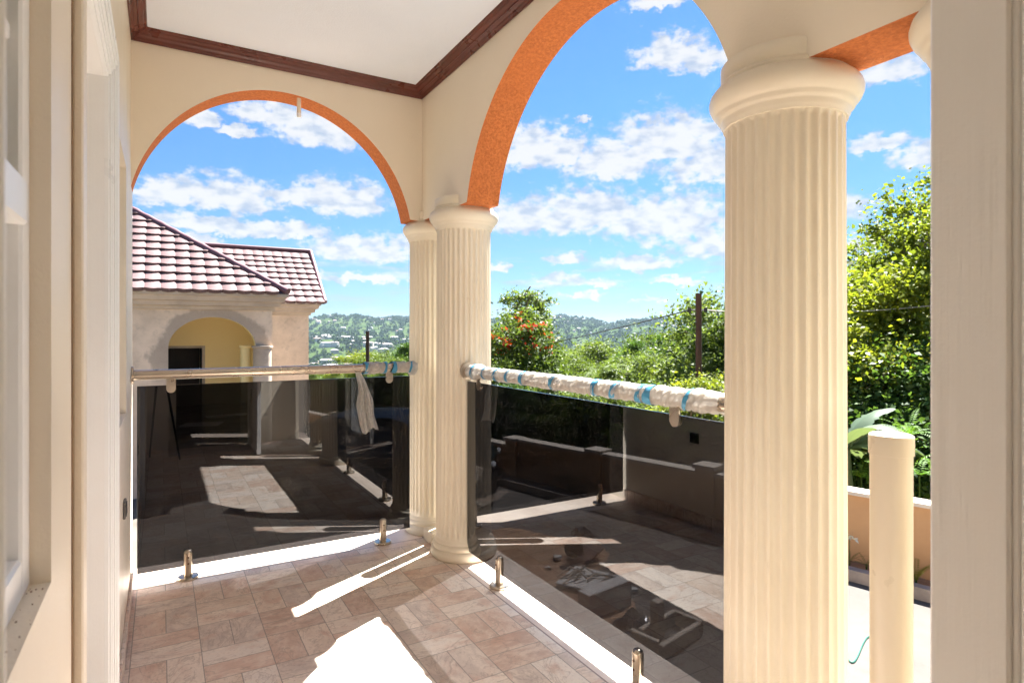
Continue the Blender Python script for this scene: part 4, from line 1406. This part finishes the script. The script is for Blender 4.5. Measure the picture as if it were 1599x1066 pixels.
# ------------------------------------------------------------------ vegetation
def leaf_quads(P, rng, L, W, up=0.35, droop=0.0):
    n = len(P)
    d = rng.normal(size=(n, 3)); d[:, 2] = d[:, 2] * 0.6 - droop
    d /= np.linalg.norm(d, axis=1)[:, None]
    nv = rng.normal(size=(n, 3)); nv[:, 2] += up * 3
    s = np.cross(d, nv); s /= np.linalg.norm(s, axis=1)[:, None] + 1e-9
    sz = rng.uniform(0.45, 1.5, n)
    l = (L * sz * rng.uniform(0.85, 1.15, n))[:, None]; w = (W * sz * rng.uniform(0.75, 1.25, n))[:, None]
    mid = P + d * l * 0.45
    up_ = np.cross(s, d)
    return np.stack([P, mid + s * w + up_ * w * 0.25, P + d * l, mid - s * w + up_ * w * 0.25], axis=1)

def tree_parts(seed, H, Rw, trunk_r, n_clump, n_leaf, L, W, clump=0.32, base_f=0.35, flat=0.8, open_=0.0, tiers=1.0):
    """trunk MB + leaf points; tree stands at the origin"""
    rng = np.random.RandomState(seed)
    tr = MB()
    zt = H * (base_f + 0.25)
    bend = rng.uniform(-0.06, 0.06, (6, 2)) * H
    tp = [(0, 0, -1.5)] + [(bend[k, 0] * k / 5, bend[k, 1] * k / 5, zt * k / 5) for k in range(1, 6)]
    tr.tube(tp, [trunk_r * (1.15 - 0.1 * k) for k in range(6)], 9)
    czc = H * (base_f + (1 - base_f) * 0.5)
    rz = H * (1 - base_f) * 0.5
    ends = []
    while len(ends) < n_clump:
        q = rng.uniform(-1, 1, 3)
        rr = np.linalg.norm(q)
        if rr > 1 or rr < 0.25 + 0.2 * open_: continue
        if rng.rand() > rr ** 1.2: continue
        wob = 1 + 0.22 * math.sin(3 * math.atan2(q[1], q[0]) + seed) + 0.15 * math.sin(5 * q[2] + seed * 2)
        ends.append(np.array([q[0] * Rw * wob, q[1] * Rw * wob, czc + q[2] * rz * (0.9 + 0.2 * wob)]))
    ends = np.array(ends)
    nl = min(11, max(5, n_clump // 7))
    limb = ends[rng.choice(len(ends), nl, replace=False)] * np.array([0.55, 0.55, 1]) 
    limb[:, 2] = limb[:, 2] * 0.8 + zt * 0.25
    starts = []
    for k in range(nl):
        f = rng.uniform(0.55, 1.0)
        i = min(4, int(f * 5)); a, b_ = np.array(tp[i]), np.array(tp[i + 1]); s0 = a + (b_ - a) * (f * 5 - i)
        mid = (s0 + limb[k]) / 2 + rng.normal(size=3) * 0.05 * H
        tr.tube([s0, mid, limb[k]], [trunk_r * 0.5, trunk_r * 0.36, trunk_r * 0.24], 6)
        starts.append(limb[k])
    starts = np.array(starts)
    pts = []
    for e in ends:
        k = np.argmin(((starts - e) ** 2).sum(1))
        mid = (starts[k] + e) / 2 + rng.normal(size=3) * 0.03 * H
        tr.tube([starts[k], mid, e], [trunk_r * 0.2, trunk_r * 0.13, trunk_r * 0.05], 4, False)
        c = clump * rng.uniform(0.6, 1.35)
        m = int(n_leaf * rng.uniform(0.6, 1.4))
        g = rng.normal(size=(m, 3)) * np.array([c, c, c * 0.6])
        pts.append(e + g)
        # a few leaves along the twig
        tw = max(2, m // 8)
        f = rng.uniform(0.4, 1, tw)[:, None]
        pts.append(mid + (e - mid) * f + rng.normal(size=(tw, 3)) * c * 0.4)
    P = np.concatenate(pts)
    return tr, leaf_quads(P, rng, L, W), ends

def make_tree(name, seed, H, Rw, tr_r, n_clump, n_leaf, L, W, mat, label, cat, group, loc, **kw):
    t = thing(name, loc, label, cat, group)
    tr, Q, ends = tree_parts(seed, H, Rw, tr_r, n_clump, n_leaf, L, W, **kw)
    tk = MB(); tk.v, tk.f = tr.v, tr.f
    me = link_mesh('trunk', tk.v, tk.f, 'bark', None, 60); me.parent = t
    quads_mesh('crown', Q, mat, t)
    return t, ends

GRP = 'trees growing beyond the boundary wall'
# the large yellow-green tree at right
x, y = at(1490, 13.5)
zg = terr(x, y)
make_tree('broadleaf_tree', 11, 4.2 - zg, 3.1, 0.17, 230, 250, 0.105, 0.036, 'leaf_yellow', 'tallest yellow-green tree right of the large near column', 'tree', GRP, (x, y, zg), clump=0.235, base_f=0.26, open_=0.7)
x, y = at(1395, 12.2); zg = terr(x, y)
make_tree('broadleaf_tree', 29, 2.35 - zg, 1.8, 0.10, 80, 230, 0.10, 0.034, 'leaf_yellow', 'younger yellow-green tree in front of the tallest tree', 'tree', GRP, (x, y, zg), clump=0.30, base_f=0.25, open_=0.4)
# dark understorey below it
for k, (px, d, top, seed) in enumerate(((1352, 11.3, 0.25, 21), (1440, 10.6, 0.35, 22), (1520, 11.5, 0.4, 24), (1250, 11.5, 0.2, 25))):
    x, y = at(px, d); zg = terr(x, y)
    labs = ['dark leafy shrub behind the banana plant and the ochre wall', 'dark leafy shrub above the ferns beside the white door', 'dark leafy shrub behind the white door', 'dark leafy shrub hidden behind the large near column']
    make_tree('shrub', seed, top - zg + 0.6, 1.35, 0.06, 75, 200, 0.09, 0.03, 'leaf_dark', labs[k], 'shrub', 'dark shrubs behind the boundary wall', (x, y, zg), clump=0.26, base_f=0.05)

# tulip tree with red-orange blossom
x, y = at(812, 21); zg = terr(x, y)
tt, ends = make_tree('tulip_tree', 31, 1.85 - zg, 1.6, 0.12, 95, 170, 0.115, 0.04, 'leaf_mid', 'flowering tree with red-orange blossoms beside the twin columns', 'tree', GRP, (x, y, zg), clump=0.26, base_f=0.30, open_=0.2)
rng = np.random.RandomState(3)
fq = []
hi = ends[np.argsort(-ends[:, 2])][:34]
for e in hi:
    if e[1] > 1.1: continue
    nn = 15
    P = e + np.array([0, -0.12, 0.12]) + rng.normal(size=(nn, 3)) * np.array([0.10, 0.10, 0.055])
    fq.append(leaf_quads(P, rng, 0.10, 0.05, 0.1))
quads_mesh('blossom', np.concatenate(fq), 'flower', tt)
x, y = at(822, 24.5); zg = terr(x, y)
make_tree('broadleaf_tree', 37, 2.75 - zg, 1.25, 0.10, 34, 130, 0.11, 0.038, 'leaf_pale', 'thin open-crowned tree rising above the red blossoms', 'tree', GRP, (x, y, zg), clump=0.20, base_f=0.76, open_=0.9)

# middle distance trees; a few source meshes, copied and scaled
protos = {}
def proto(kind):
    if kind in protos: return protos[kind]
    spec = {'pale': (41, 7, 2.7, 'leaf_pale', 110, 330), 'mid': (42, 7, 2.7, 'leaf_mid', 110, 330), 'yellow': (43, 6.5, 2.6, 'leaf_yellow', 105, 330), 'dark': (44, 7.5, 2.6, 'leaf_dark', 105, 330), 'mid2': (45, 7, 3.0, 'leaf_mid', 110, 330), 'pale2': (46, 6.5, 2.7, 'leaf_pale', 100, 330)}[kind]
    seed, H, Rw, mt, nc, nl = spec
    tr, Q, _ = tree_parts(seed, H, Rw, 0.15, nc, nl, 0.125, 0.043, clump=0.33, base_f=0.12, flat=0.8)
    me = link_mesh('trunk', tr.v, tr.f, 'bark', None, 60)
    cr = quads_mesh('crown', Q, mt)
    protos[kind] = (me.data, cr.data, H)
    bpy.data.objects.remove(me); bpy.data.objects.remove(cr)
    return protos[kind]
words = {'pale': 'pale green broadleaf tree', 'mid': 'mid green broadleaf tree', 'yellow': 'yellow-green bushy tree', 'dark': 'dark green dense tree', 'mid2': 'spreading mid green tree', 'pale2': 'loose pale green tree'}
def place_tree(kind, x, y, ztop, where, sc=None, rz=0):
    tm, cmh, H = proto(kind)
    zg = terr(x, y)
    h = max(2.0, (ztop - zg) * 0.93)
    s = h / H
    t = thing('broadleaf_tree', (x, y, zg), words[kind] + ' ' + where, 'tree', GRP)
    t.scale = (s * (sc or 1), s * (sc or 1), s); t.rotation_euler = (0, 0, rz)
    for nm, md in (('trunk', tm), ('crown', cmh)):
        o = bpy.data.objects.new(nm, md); COL.objects.link(o); o.parent = t
def zt(py, depth):
    return EYE + (517 - py) / 945 * depth
rng = random.Random(77)
# (px, crown-top row, depth, kind, width factor)
ROWS = [(775, 560, 19, 'mid', 1), (845, 548, 23, 'mid2', 1), (905, 560, 24, 'mid', 1), (968, 556, 22, 'pale', 1), (1035, 546, 21, 'pale2', 1), (1085, 560, 18, 'yellow', 1), (1142, 447, 17, 'pale2', 1.0), (1185, 470, 16, 'mid', 1), (1255, 440, 17, 'dark', 1),
        (800, 590, 14, 'dark', 1.2), (870, 588, 14.5, 'mid', 1.2), (935, 592, 13.5, 'pale', 1.2), (1000, 590, 13.5, 'mid2', 1.2), (1060, 595, 12.5, 'pale', 1.2), (1110, 585, 12, 'yellow', 1.2),
        (890, 540, 36, 'pale', 1), (940, 536, 38, 'mid', 1), (990, 530, 42, 'dark', 1), (1040, 522, 40, 'dark', 1.1), (1075, 506, 38, 'dark', 1.1), (1110, 505, 34, 'mid', 1), (780, 545, 40, 'mid', 1),
        (860, 545, 55, 'pale2', 1), (920, 533, 62, 'pale', 1), (965, 526, 66, 'pale2', 1), (1010, 522, 60, 'mid', 1), (1060, 520, 64, 'pale', 1),
        (500, 572, 34, 'mid', 1), (535, 562, 36, 'pale', 1), (560, 548, 34, 'yellow', 0.9), (598, 545, 33, 'mid2', 1), (632, 534, 30, 'dark', 0.9), (612, 560, 26, 'mid', 1), (520, 575, 50, 'dark', 1), (660, 540, 34, 'mid', 1), (580, 556, 52, 'mid', 1), (700, 550, 30, 'mid2', 1), (485, 590, 27, 'mid', 1), (545, 588, 27, 'pale2', 1),
        (1310, 430, 19, 'mid2', 1), (1480, 380, 19, 'mid', 1), (1560, 400, 17, 'mid2', 1), (1650, 420, 16, 'dark', 1), (1760, 430, 15, 'mid', 1), (1900, 440, 16, 'pale', 1), (1380, 470, 23, 'dark', 1), (1240, 500, 26, 'pale', 1)]
wheres = ['beyond the wall near the twin columns', 'beyond the black glass of the right railing', 'between the twin columns and the pole', 'beside the dark pole', 'behind the large near column', 'on the slope below the neighbouring house', 'beyond the wall at the far right']
for k, (px, py, d, kind, wf) in enumerate(ROWS):
    x, y = at(px, d)
    if px < 720: wh_ = wheres[5]
    elif px > 1290: wh_ = wheres[6]
    elif px > 1135: wh_ = wheres[4]
    elif px > 1040: wh_ = wheres[3]
    elif d < 15: wh_ = wheres[1]
    elif px < 850: wh_ = wheres[0]
    else: wh_ = wheres[2]
    far_ = ', back row' if d > 45 else ', middle row' if d > 28 else ''
    place_tree(kind, x, y, zt(py, d), wh_ + far_, wf * rng.uniform(0.9, 1.1), rng.uniform(0, 6.28))

# a palm-like spiky crown in the middle distance
def frond(mb, base, az, el, L, W, droop, nseg=9, leaflets=True, rng=random):
    base = Vector(base)
    pts = []
    p = base.copy(); e = el
    for k in range(nseg + 1):
        pts.append(p.copy())
        st_ = L / nseg
        p = p + Vector((math.cos(az) * math.cos(e), math.sin(az) * math.cos(e), math.sin(e))) * st_
        e -= droop / nseg
    side = Vector((-math.sin(az), math.cos(az), 0))
    for k in range(1, nseg + 1):
        a, b_ = pts[k - 1], pts[k]
        t_ = (b_ - a).normalized()
        f = k / nseg
        w = W * math.sin(math.pi * min(0.96, 0.12 + 0.88 * f)) ** 0.7
        for q in range(2):
            c = a.lerp(b_, q / 2)
            for s in (-1, 1):
                tip = c + side * s * w + t_ * w * 0.55 - Vector((0, 0, 0.25 * w))
                e1 = c + t_ * (L / nseg * 0.36)
                mb.append([c, c.lerp(tip, 0.5) + t_ * 0.02 * L, tip, e1.lerp(tip, 0.15)])
def frond_plant(name, loc, n, L, W, mat, label, cat, group, stem=0.0, el0=0.9, droop=1.6, seed=1):
    t = thing(name, loc, label, cat, group)
    rg = random.Random(seed)
    q = []
    for k in range(n):
        az = 2 * math.pi * k / n + rg.uniform(-0.3, 0.3)
        frond(q, (0, 0, stem), az, el0 + rg.uniform(-0.35, 0.35), L * rg.uniform(0.75, 1.15), W, droop * rg.uniform(0.7, 1.2))
    V = np.array([[tuple(v) for v in f] for f in q])
    quads_mesh('fronds', V, mat, t)
    s = MB()
    pw = name == 'palm'
    s.tube([(0, 0, -0.3), (0, 0, max(0.02, stem))], [0.07, 0.045] if pw else [0.014, 0.01], 8)
    o = link_mesh('stem', s.v, s.f, 'bark' if pw else 'leaf_dark', None, 50); o.parent = t
    return t
x, y = at(932, 15.5); zg = terr(x, y)
frond_plant('palm', (x, y, zg), 11, 1.1, 0.22, 'leaf_mid', 'small dark palm rising between trees above the wrapped rail', 'palm', None, stem=zt(590, 15.5) - zg, el0=1.0, droop=1.7, seed=4)
# ferns and banana behind the ochre wall
for k, (px, d, z, n, L, lab) in enumerate(((1436, 7.9, -0.55, 15, 0.75, 'bright green fern spilling over the ochre wall beside the white door'), (1345, 8.6, -0.75, 13, 0.6, 'bright fern below the banana leaves'), (1500, 8.0, -0.5, 14, 0.8, 'bright fern hidden behind the white door'), (1420, 8.6, -0.15, 13, 0.7, 'bright fern standing higher behind the round post'))):
    x, y = at(px, d); zg = terr(x, y)
    frond_plant('fern', (x, y, zg), n, L, 0.10, 'leaf_fern', lab, 'fern', 'ferns behind the boundary wall', stem=max(0.1, z - zg), el0=0.7, droop=1.7, seed=20 + k)
bx, by = at(1322, 8.7); zg = terr(bx, by)
bn = thing('banana_plant', (bx, by, zg), 'banana plant with broad torn pale leaves behind the ochre wall', 'banana plant')
stm = MB(); stm.tube([(0, 0, -0.3), (0.02, 0, 0.8), (0.0, 0.02, 1.6)], [0.11, 0.09, 0.06], 12)
o = link_mesh('stem', stm.v, stm.f, 'leaf_banana', None, 50); o.parent = bn
for k, (az, el, L, dr_) in enumerate(((-35, 30, 1.15, 1.3), (-12, 48, 1.25, 1.5), (20, 20, 1.0, 1.4), (-70, 25, 1.0, 1.6), (70, 60, 1.0, 1.2), (150, 50, 1.1, 1.3), (-110, 62, 1.1, 1.5), (-50, 5, 0.9, 1.1), (-25, 75, 1.0, 1.4))):
    az, el = R(az), R(el)
    p = Vector((0, 0, 1.55)); e = el
    nseg = 22; rows = []
    rg = random.Random(k)
    side = Vector((-math.sin(az), math.cos(az), 0))
    for q in range(nseg + 1):
        f = q / nseg
        w = 0.19 * math.sin(math.pi * min(0.985, 0.05 + 0.93 * f)) ** 0.6
        tear = 0.75 if rg.random() < 0.25 else 1.0
        t_ = Vector((math.cos(az) * math.cos(e), math.sin(az) * math.cos(e), math.sin(e)))
        un = side.cross(t_)
        rows.append([p - side * w * tear - un * w * 0.15 * -1, p - side * w * 0.5 + un * w * 0.12, p.copy() - un * 0.01, p + side * w * 0.5 + un * w * 0.12, p + side * w * tear + un * w * 0.15])
        p = p + t_ * L / nseg
        e -= dr_ / nseg
    lm = MB().grid(rows)
    o = link_mesh('leaf', lm.v, lm.f, 'leaf_banana', None, 60); o.parent = bn
# plants in the strip by the wall
def on_strip(px, py):
    x, y = gp(px, py)
    return x, y
for k, (px, py, n, L, mat, lab) in enumerate(((1338, 884, 12, 0.26, 'leaf_mid', 'small strap-leaved plant with a white flower at the foot of the ochre wall'), (1446, 902, 11, 0.42, 'leaf_yellow', 'low fan palm seedling in the planting strip beside the white door'), (1362, 890, 9, 0.20, 'leaf_mid', 'small green plant behind the round post'), (1085, 800, 11, 0.4, 'leaf_dark', 'dark plant in the strip seen through the black glass'), (930, 765, 12, 0.45, 'leaf_dark', 'dark bushy plant in the strip left of the others, seen through the glass'))):
    d0 = 945 * (EYE - GND) / (py - 517)
    x, y = at(px, d0)
    # slide on to the strip
    t_ = ((Vector((x, y, 0)) - O_).dot(dirw))
    pos = O_ + dirw * t_ + nrm * (0.06 + 0.03 * (k % 3))
    p = frond_plant('border_plant', (pos.x, pos.y, GND + 0.07), n, L, 0.035 if k in (0, 2) else 0.07, mat, lab, 'plant', 'plants in the strip along the ochre wall', stem=0.03, el0=1.0, droop=1.3, seed=50 + k)
    if k == 0:
        rg = np.random.RandomState(2)
        P = np.array([0.0, 0, 0.34]) + rg.normal(size=(26, 3)) * np.array([0.03, 0.03, 0.012])
        quads_mesh('flower', leaf_quads(P, rg, 0.04, 0.012, 0.2), 'white_flower', p)
        s = MB().tube([(0, 0, 0), (0.01, 0, 0.34)], 0.004, 5)
        o = link_mesh('flower_stalk', s.v, s.f, 'leaf_mid'); o.parent = p

# ------------------------------------------------------------------ poles and wires
def pole(px, depth, top_py, label, r):
    x, y = at(px, depth); zg = terr(x, y); zt_ = zt(top_py, depth)
    t = thing('utility_pole', (x, y, zg), label, 'pole', 'wooden utility poles')
    MB().tube([(x, y, zg - 0.5), (x, y, (zg + zt_) / 2), (x, y, zt_)], [r * 1.18, r * 1.08, r], 16).build('shaft', 'pole', t, 40)
    return t, x, y, zt_
t1, px1, py1, pz1 = pole(1091, 13.0, 458, 'dark wooden utility pole with wires rising above the right railing', 0.062)
br = MB()
zi = zt(484, 13)
cdir = Vector((ca, -sa, 0))
c = Vector((px1, py1, zi))
br.tube([c - cdir * 0.22, c + cdir * 0.16], 0.012, 8)
for s in (-0.20, 0.15):
    q = c + cdir * s
    br.tube([q + Vector((0, 0, -0.05)), q, q + Vector((0, 0, 0.05))], [0.03, 0.045, 0.03], 8)
lp = []
for k in range(14):
    a = math.pi * k / 13
    lp.append(c - cdir * (0.10 + 0.16 * math.cos(a) * -1 + 0.0) + Vector((0, -0.03, -0.10 * math.sin(a))))
br.tube(lp, 0.008, 5)
br.build('insulator_bracket', 'wire', t1, 40)
t2, px2, py2, pz2 = pole(574, 30.0, 517, 'shorter dark wooden utility pole above the far railing', 0.085)
br = MB(); c2 = Vector((px2, py2, zt(526, 30)))
br.tube([c2 - cdir * 0.28, c2 + cdir * 0.24], 0.03, 6)
br.build('cross_arm', 'frame_white', t2, 40)
def wire(p0, p1, sag, label, r=0.013, mat='wire'):
    p0, p1 = Vector(p0), Vector(p1)
    pts = []
    for k in range(25):
        f = k / 24
        pts.append(p0.lerp(p1, f) - Vector((0, 0, sag * 4 * f * (1 - f))))
    tag(MB().tube(pts, r, 6).build('wire', mat, None, 40), label, 'wire', 'overhead wires')
xl, yl = at(985, 40)
wire((px1 - cdir.x * .2, py1 - cdir.y * .2, zi), (*at(640, 46), zt(552, 46)), 0.55, 'black overhead wire sagging from the pole towards the twin columns')
wire((px1 + cdir.x * .15, py1 + cdir.y * .15, zi), (*at(1700, 10.5), zt(440, 10.5)), 0.25, 'pale overhead cable crossing in front of the yellow-green tree', 0.012, 'pale_wire')

# ------------------------------------------------------------------ far woods, far houses
def far_woods():
    rng = np.random.RandomState(5)
    out = []
    def batch(n, r0, r1, a0, a1, size, nq, quad):
        rr = np.sqrt(rng.uniform(r0 * r0, r1 * r1, n)); aa = R(1) * rng.uniform(a0, a1, n)
        X, Y = rr * np.sin(aa), rr * np.cos(aa)
        keep = (np.sin(X / 90 + 2) * np.sin(Y / 75) + 0.6 * np.sin(X / 31) * np.sin(Y / 37)) > rng.uniform(-1.5, -0.1, n)
        X, Y = X[keep], Y[keep]
        Z = np.array([terr(x, y) for x, y in zip(X, Y)])
        S = size * rng.uniform(0.6, 1.4, len(X))
        for k in range(nq):
            g = rng.normal(size=(len(X), 3)); g /= np.linalg.norm(g, axis=1)[:, None]
            P = np.stack([X, Y, Z + S * 0.55], 1) + g * (S * 0.5)[:, None] * np.array([1, 1, 0.8])
            nrm_ = g + rng.normal(size=g.shape) * 0.5
            u = np.cross(nrm_, rng.normal(size=g.shape)); u /= np.linalg.norm(u, axis=1)[:, None]
            w = np.cross(nrm_, u); w /= np.linalg.norm(w, axis=1)[:, None]
            q = (S * quad)[:, None]
            out.append(np.stack([P - u * q, P + w * q * 0.8, P + u * q, P - w * q * 0.8], 1))
    batch(700, 75, 170, -35, 100, 6, 90, 0.16)
    batch(2600, 170, 420, -35, 95, 7.5, 36, 0.2)
    batch(6000, 420, 1100, -25, 80, 8.5, 16, 0.28)
    batch(12000, 1100, 3100, -20, 75, 11, 9, 0.36)
    V = np.concatenate(out)
    o = quads_mesh('far_woods', V, 'wood_far')
    tag(o, 'hazy mass of woodland covering the valley and hills', 'woodland', None, 'stuff')
far_woods()

def far_house_mat():
    m, N, b = new_mat('far_house_paint')
    r = N.n('ShaderNodeObjectInfo').outputs['Random']
    N.set(b.inputs['Base Color'], N.ramp(r, [(0, (0.48, 0.46, 0.44)), (0.4, (0.45, 0.38, 0.31)), (0.6, (0.42, 0.32, 0.29)), (0.75, (0.5, 0.48, 0.46)), (0.92, (0.36, 0.36, 0.38))]))
    b.inputs['Roughness'].default_value = 0.9
    return m
def far_roof_mat():
    m, N, b = new_mat('far_roof_paint')
    r = N.n('ShaderNodeObjectInfo').outputs['Random']
    N.set(b.inputs['Base Color'], N.ramp(N.m('FRACT', N.m('MULTIPLY', r, 7.3)), [(0, (0.40, 0.38, 0.36)), (0.35, (0.28, 0.15, 0.115)), (0.6, (0.34, 0.33, 0.32)), (0.8, (0.22, 0.21, 0.2))]))
    b.inputs['Roughness'].default_value = 0.8
    return m
FH, FR = far_house_mat(), far_roof_mat()
def house_meshes(lx, ly, h, rh):
    w_ = MB().box(-lx / 2, lx / 2, -ly / 2, ly / 2, -6, h)
    r_ = MB()
    a, b_ = lx / 2 + 0.6, ly / 2 + 0.6
    r_.add([(-a, -b_, h), (a, -b_, h), (a, b_, h), (-a, b_, h), (-a + b_ * 0.9, 0, h + rh), (a - b_ * 0.9, 0, h + rh)], [(0, 1, 5, 4), (1, 2, 5), (2, 3, 4, 5), (3, 0, 4), (0, 3, 2, 1)])
    d = MB()
    for k in range(4):
        xx = -lx * 0.36 + lx * 0.24 * k
        d.box(xx - 0.6, xx + 0.6, -ly / 2 - 0.08, -ly / 2 - 0.02, 1.0, 2.4)
    return w_, r_, d
hp_ = []
for (lx, ly, h, rh) in ((16, 10, 4, 3), (24, 12, 7, 3.2), (34, 15, 9, 3), (13, 10, 6, 2.6)):
    ms = []
    for mb, mt in zip(house_meshes(lx, ly, h, rh), (FH, FR, M['black'])):
        o = mb.build('m', mt); ms.append(o.data); bpy.data.objects.remove(o)
    hp_.append(ms)
rng = random.Random(41)
hl = []
for _ in range(56):      # the town on the valley floor, in the far arch
    hl.append((rng.uniform(486, 640), rng.uniform(900, 1700), 'in the valley town below the neighbouring roof'))
for _ in range(24):
    hl.append((rng.uniform(486, 640), rng.uniform(1700, 2600), 'high on the hill above the valley town'))
for _ in range(26):
    hl.append((rng.uniform(860, 1090), rng.uniform(1900, 2750), 'on the far hill left of the dark pole'))
for _ in range(14):
    hl.append((rng.uniform(700, 1130), rng.uniform(1050, 1700), 'at the foot of the far hill beyond the trees'))
for px, d, wh_ in hl:
    x, y = at(px, d)
    k = rng.randrange(4)
    t = thing('far_house', (x, y, terr(x, y) + (2.5 if d < 1700 else 4)), ['small pale house ', 'pale two-storey building ', 'long pale hall ', 'small square pale house '][k] + wh_, 'house', 'far pale houses ' + wh_)
    t.rotation_euler = (0, 0, rng.uniform(-0.9, 0.5))
    s = 0.72 if d < 1700 else 0.55
    t.scale = (s, s, s)
    for nm, md in zip(('wall', 'roof', 'window_row'), hp_[k]):
        o = bpy.data.objects.new(nm, md); COL.objects.link(o); o.parent = t

# ------------------------------------------------------------------ air
hz = MB().box(-4700, 4700, -4700, 4700, -92, 130)
hzo = hz.build('haze', 'paper')
hm = bpy.data.materials.new('haze_air')
hm.use_nodes = True
nt = hm.node_tree
nt.nodes.clear()
ho = nt.nodes.new('ShaderNodeOutputMaterial')
pv = nt.nodes.new('ShaderNodeVolumePrincipled')
pv.inputs['Color'].default_value = (0.60, 0.80, 1.0, 1)
pv.inputs['Density'].default_value = 0.00005
pv.inputs['Anisotropy'].default_value = 0.2
nt.links.new(pv.outputs[0], ho.inputs['Volume'])
hzo.data.materials.clear(); hzo.data.materials.append(hm)
tag(hzo, 'pale blue haze in the air over the valley', 'haze', None, 'stuff')
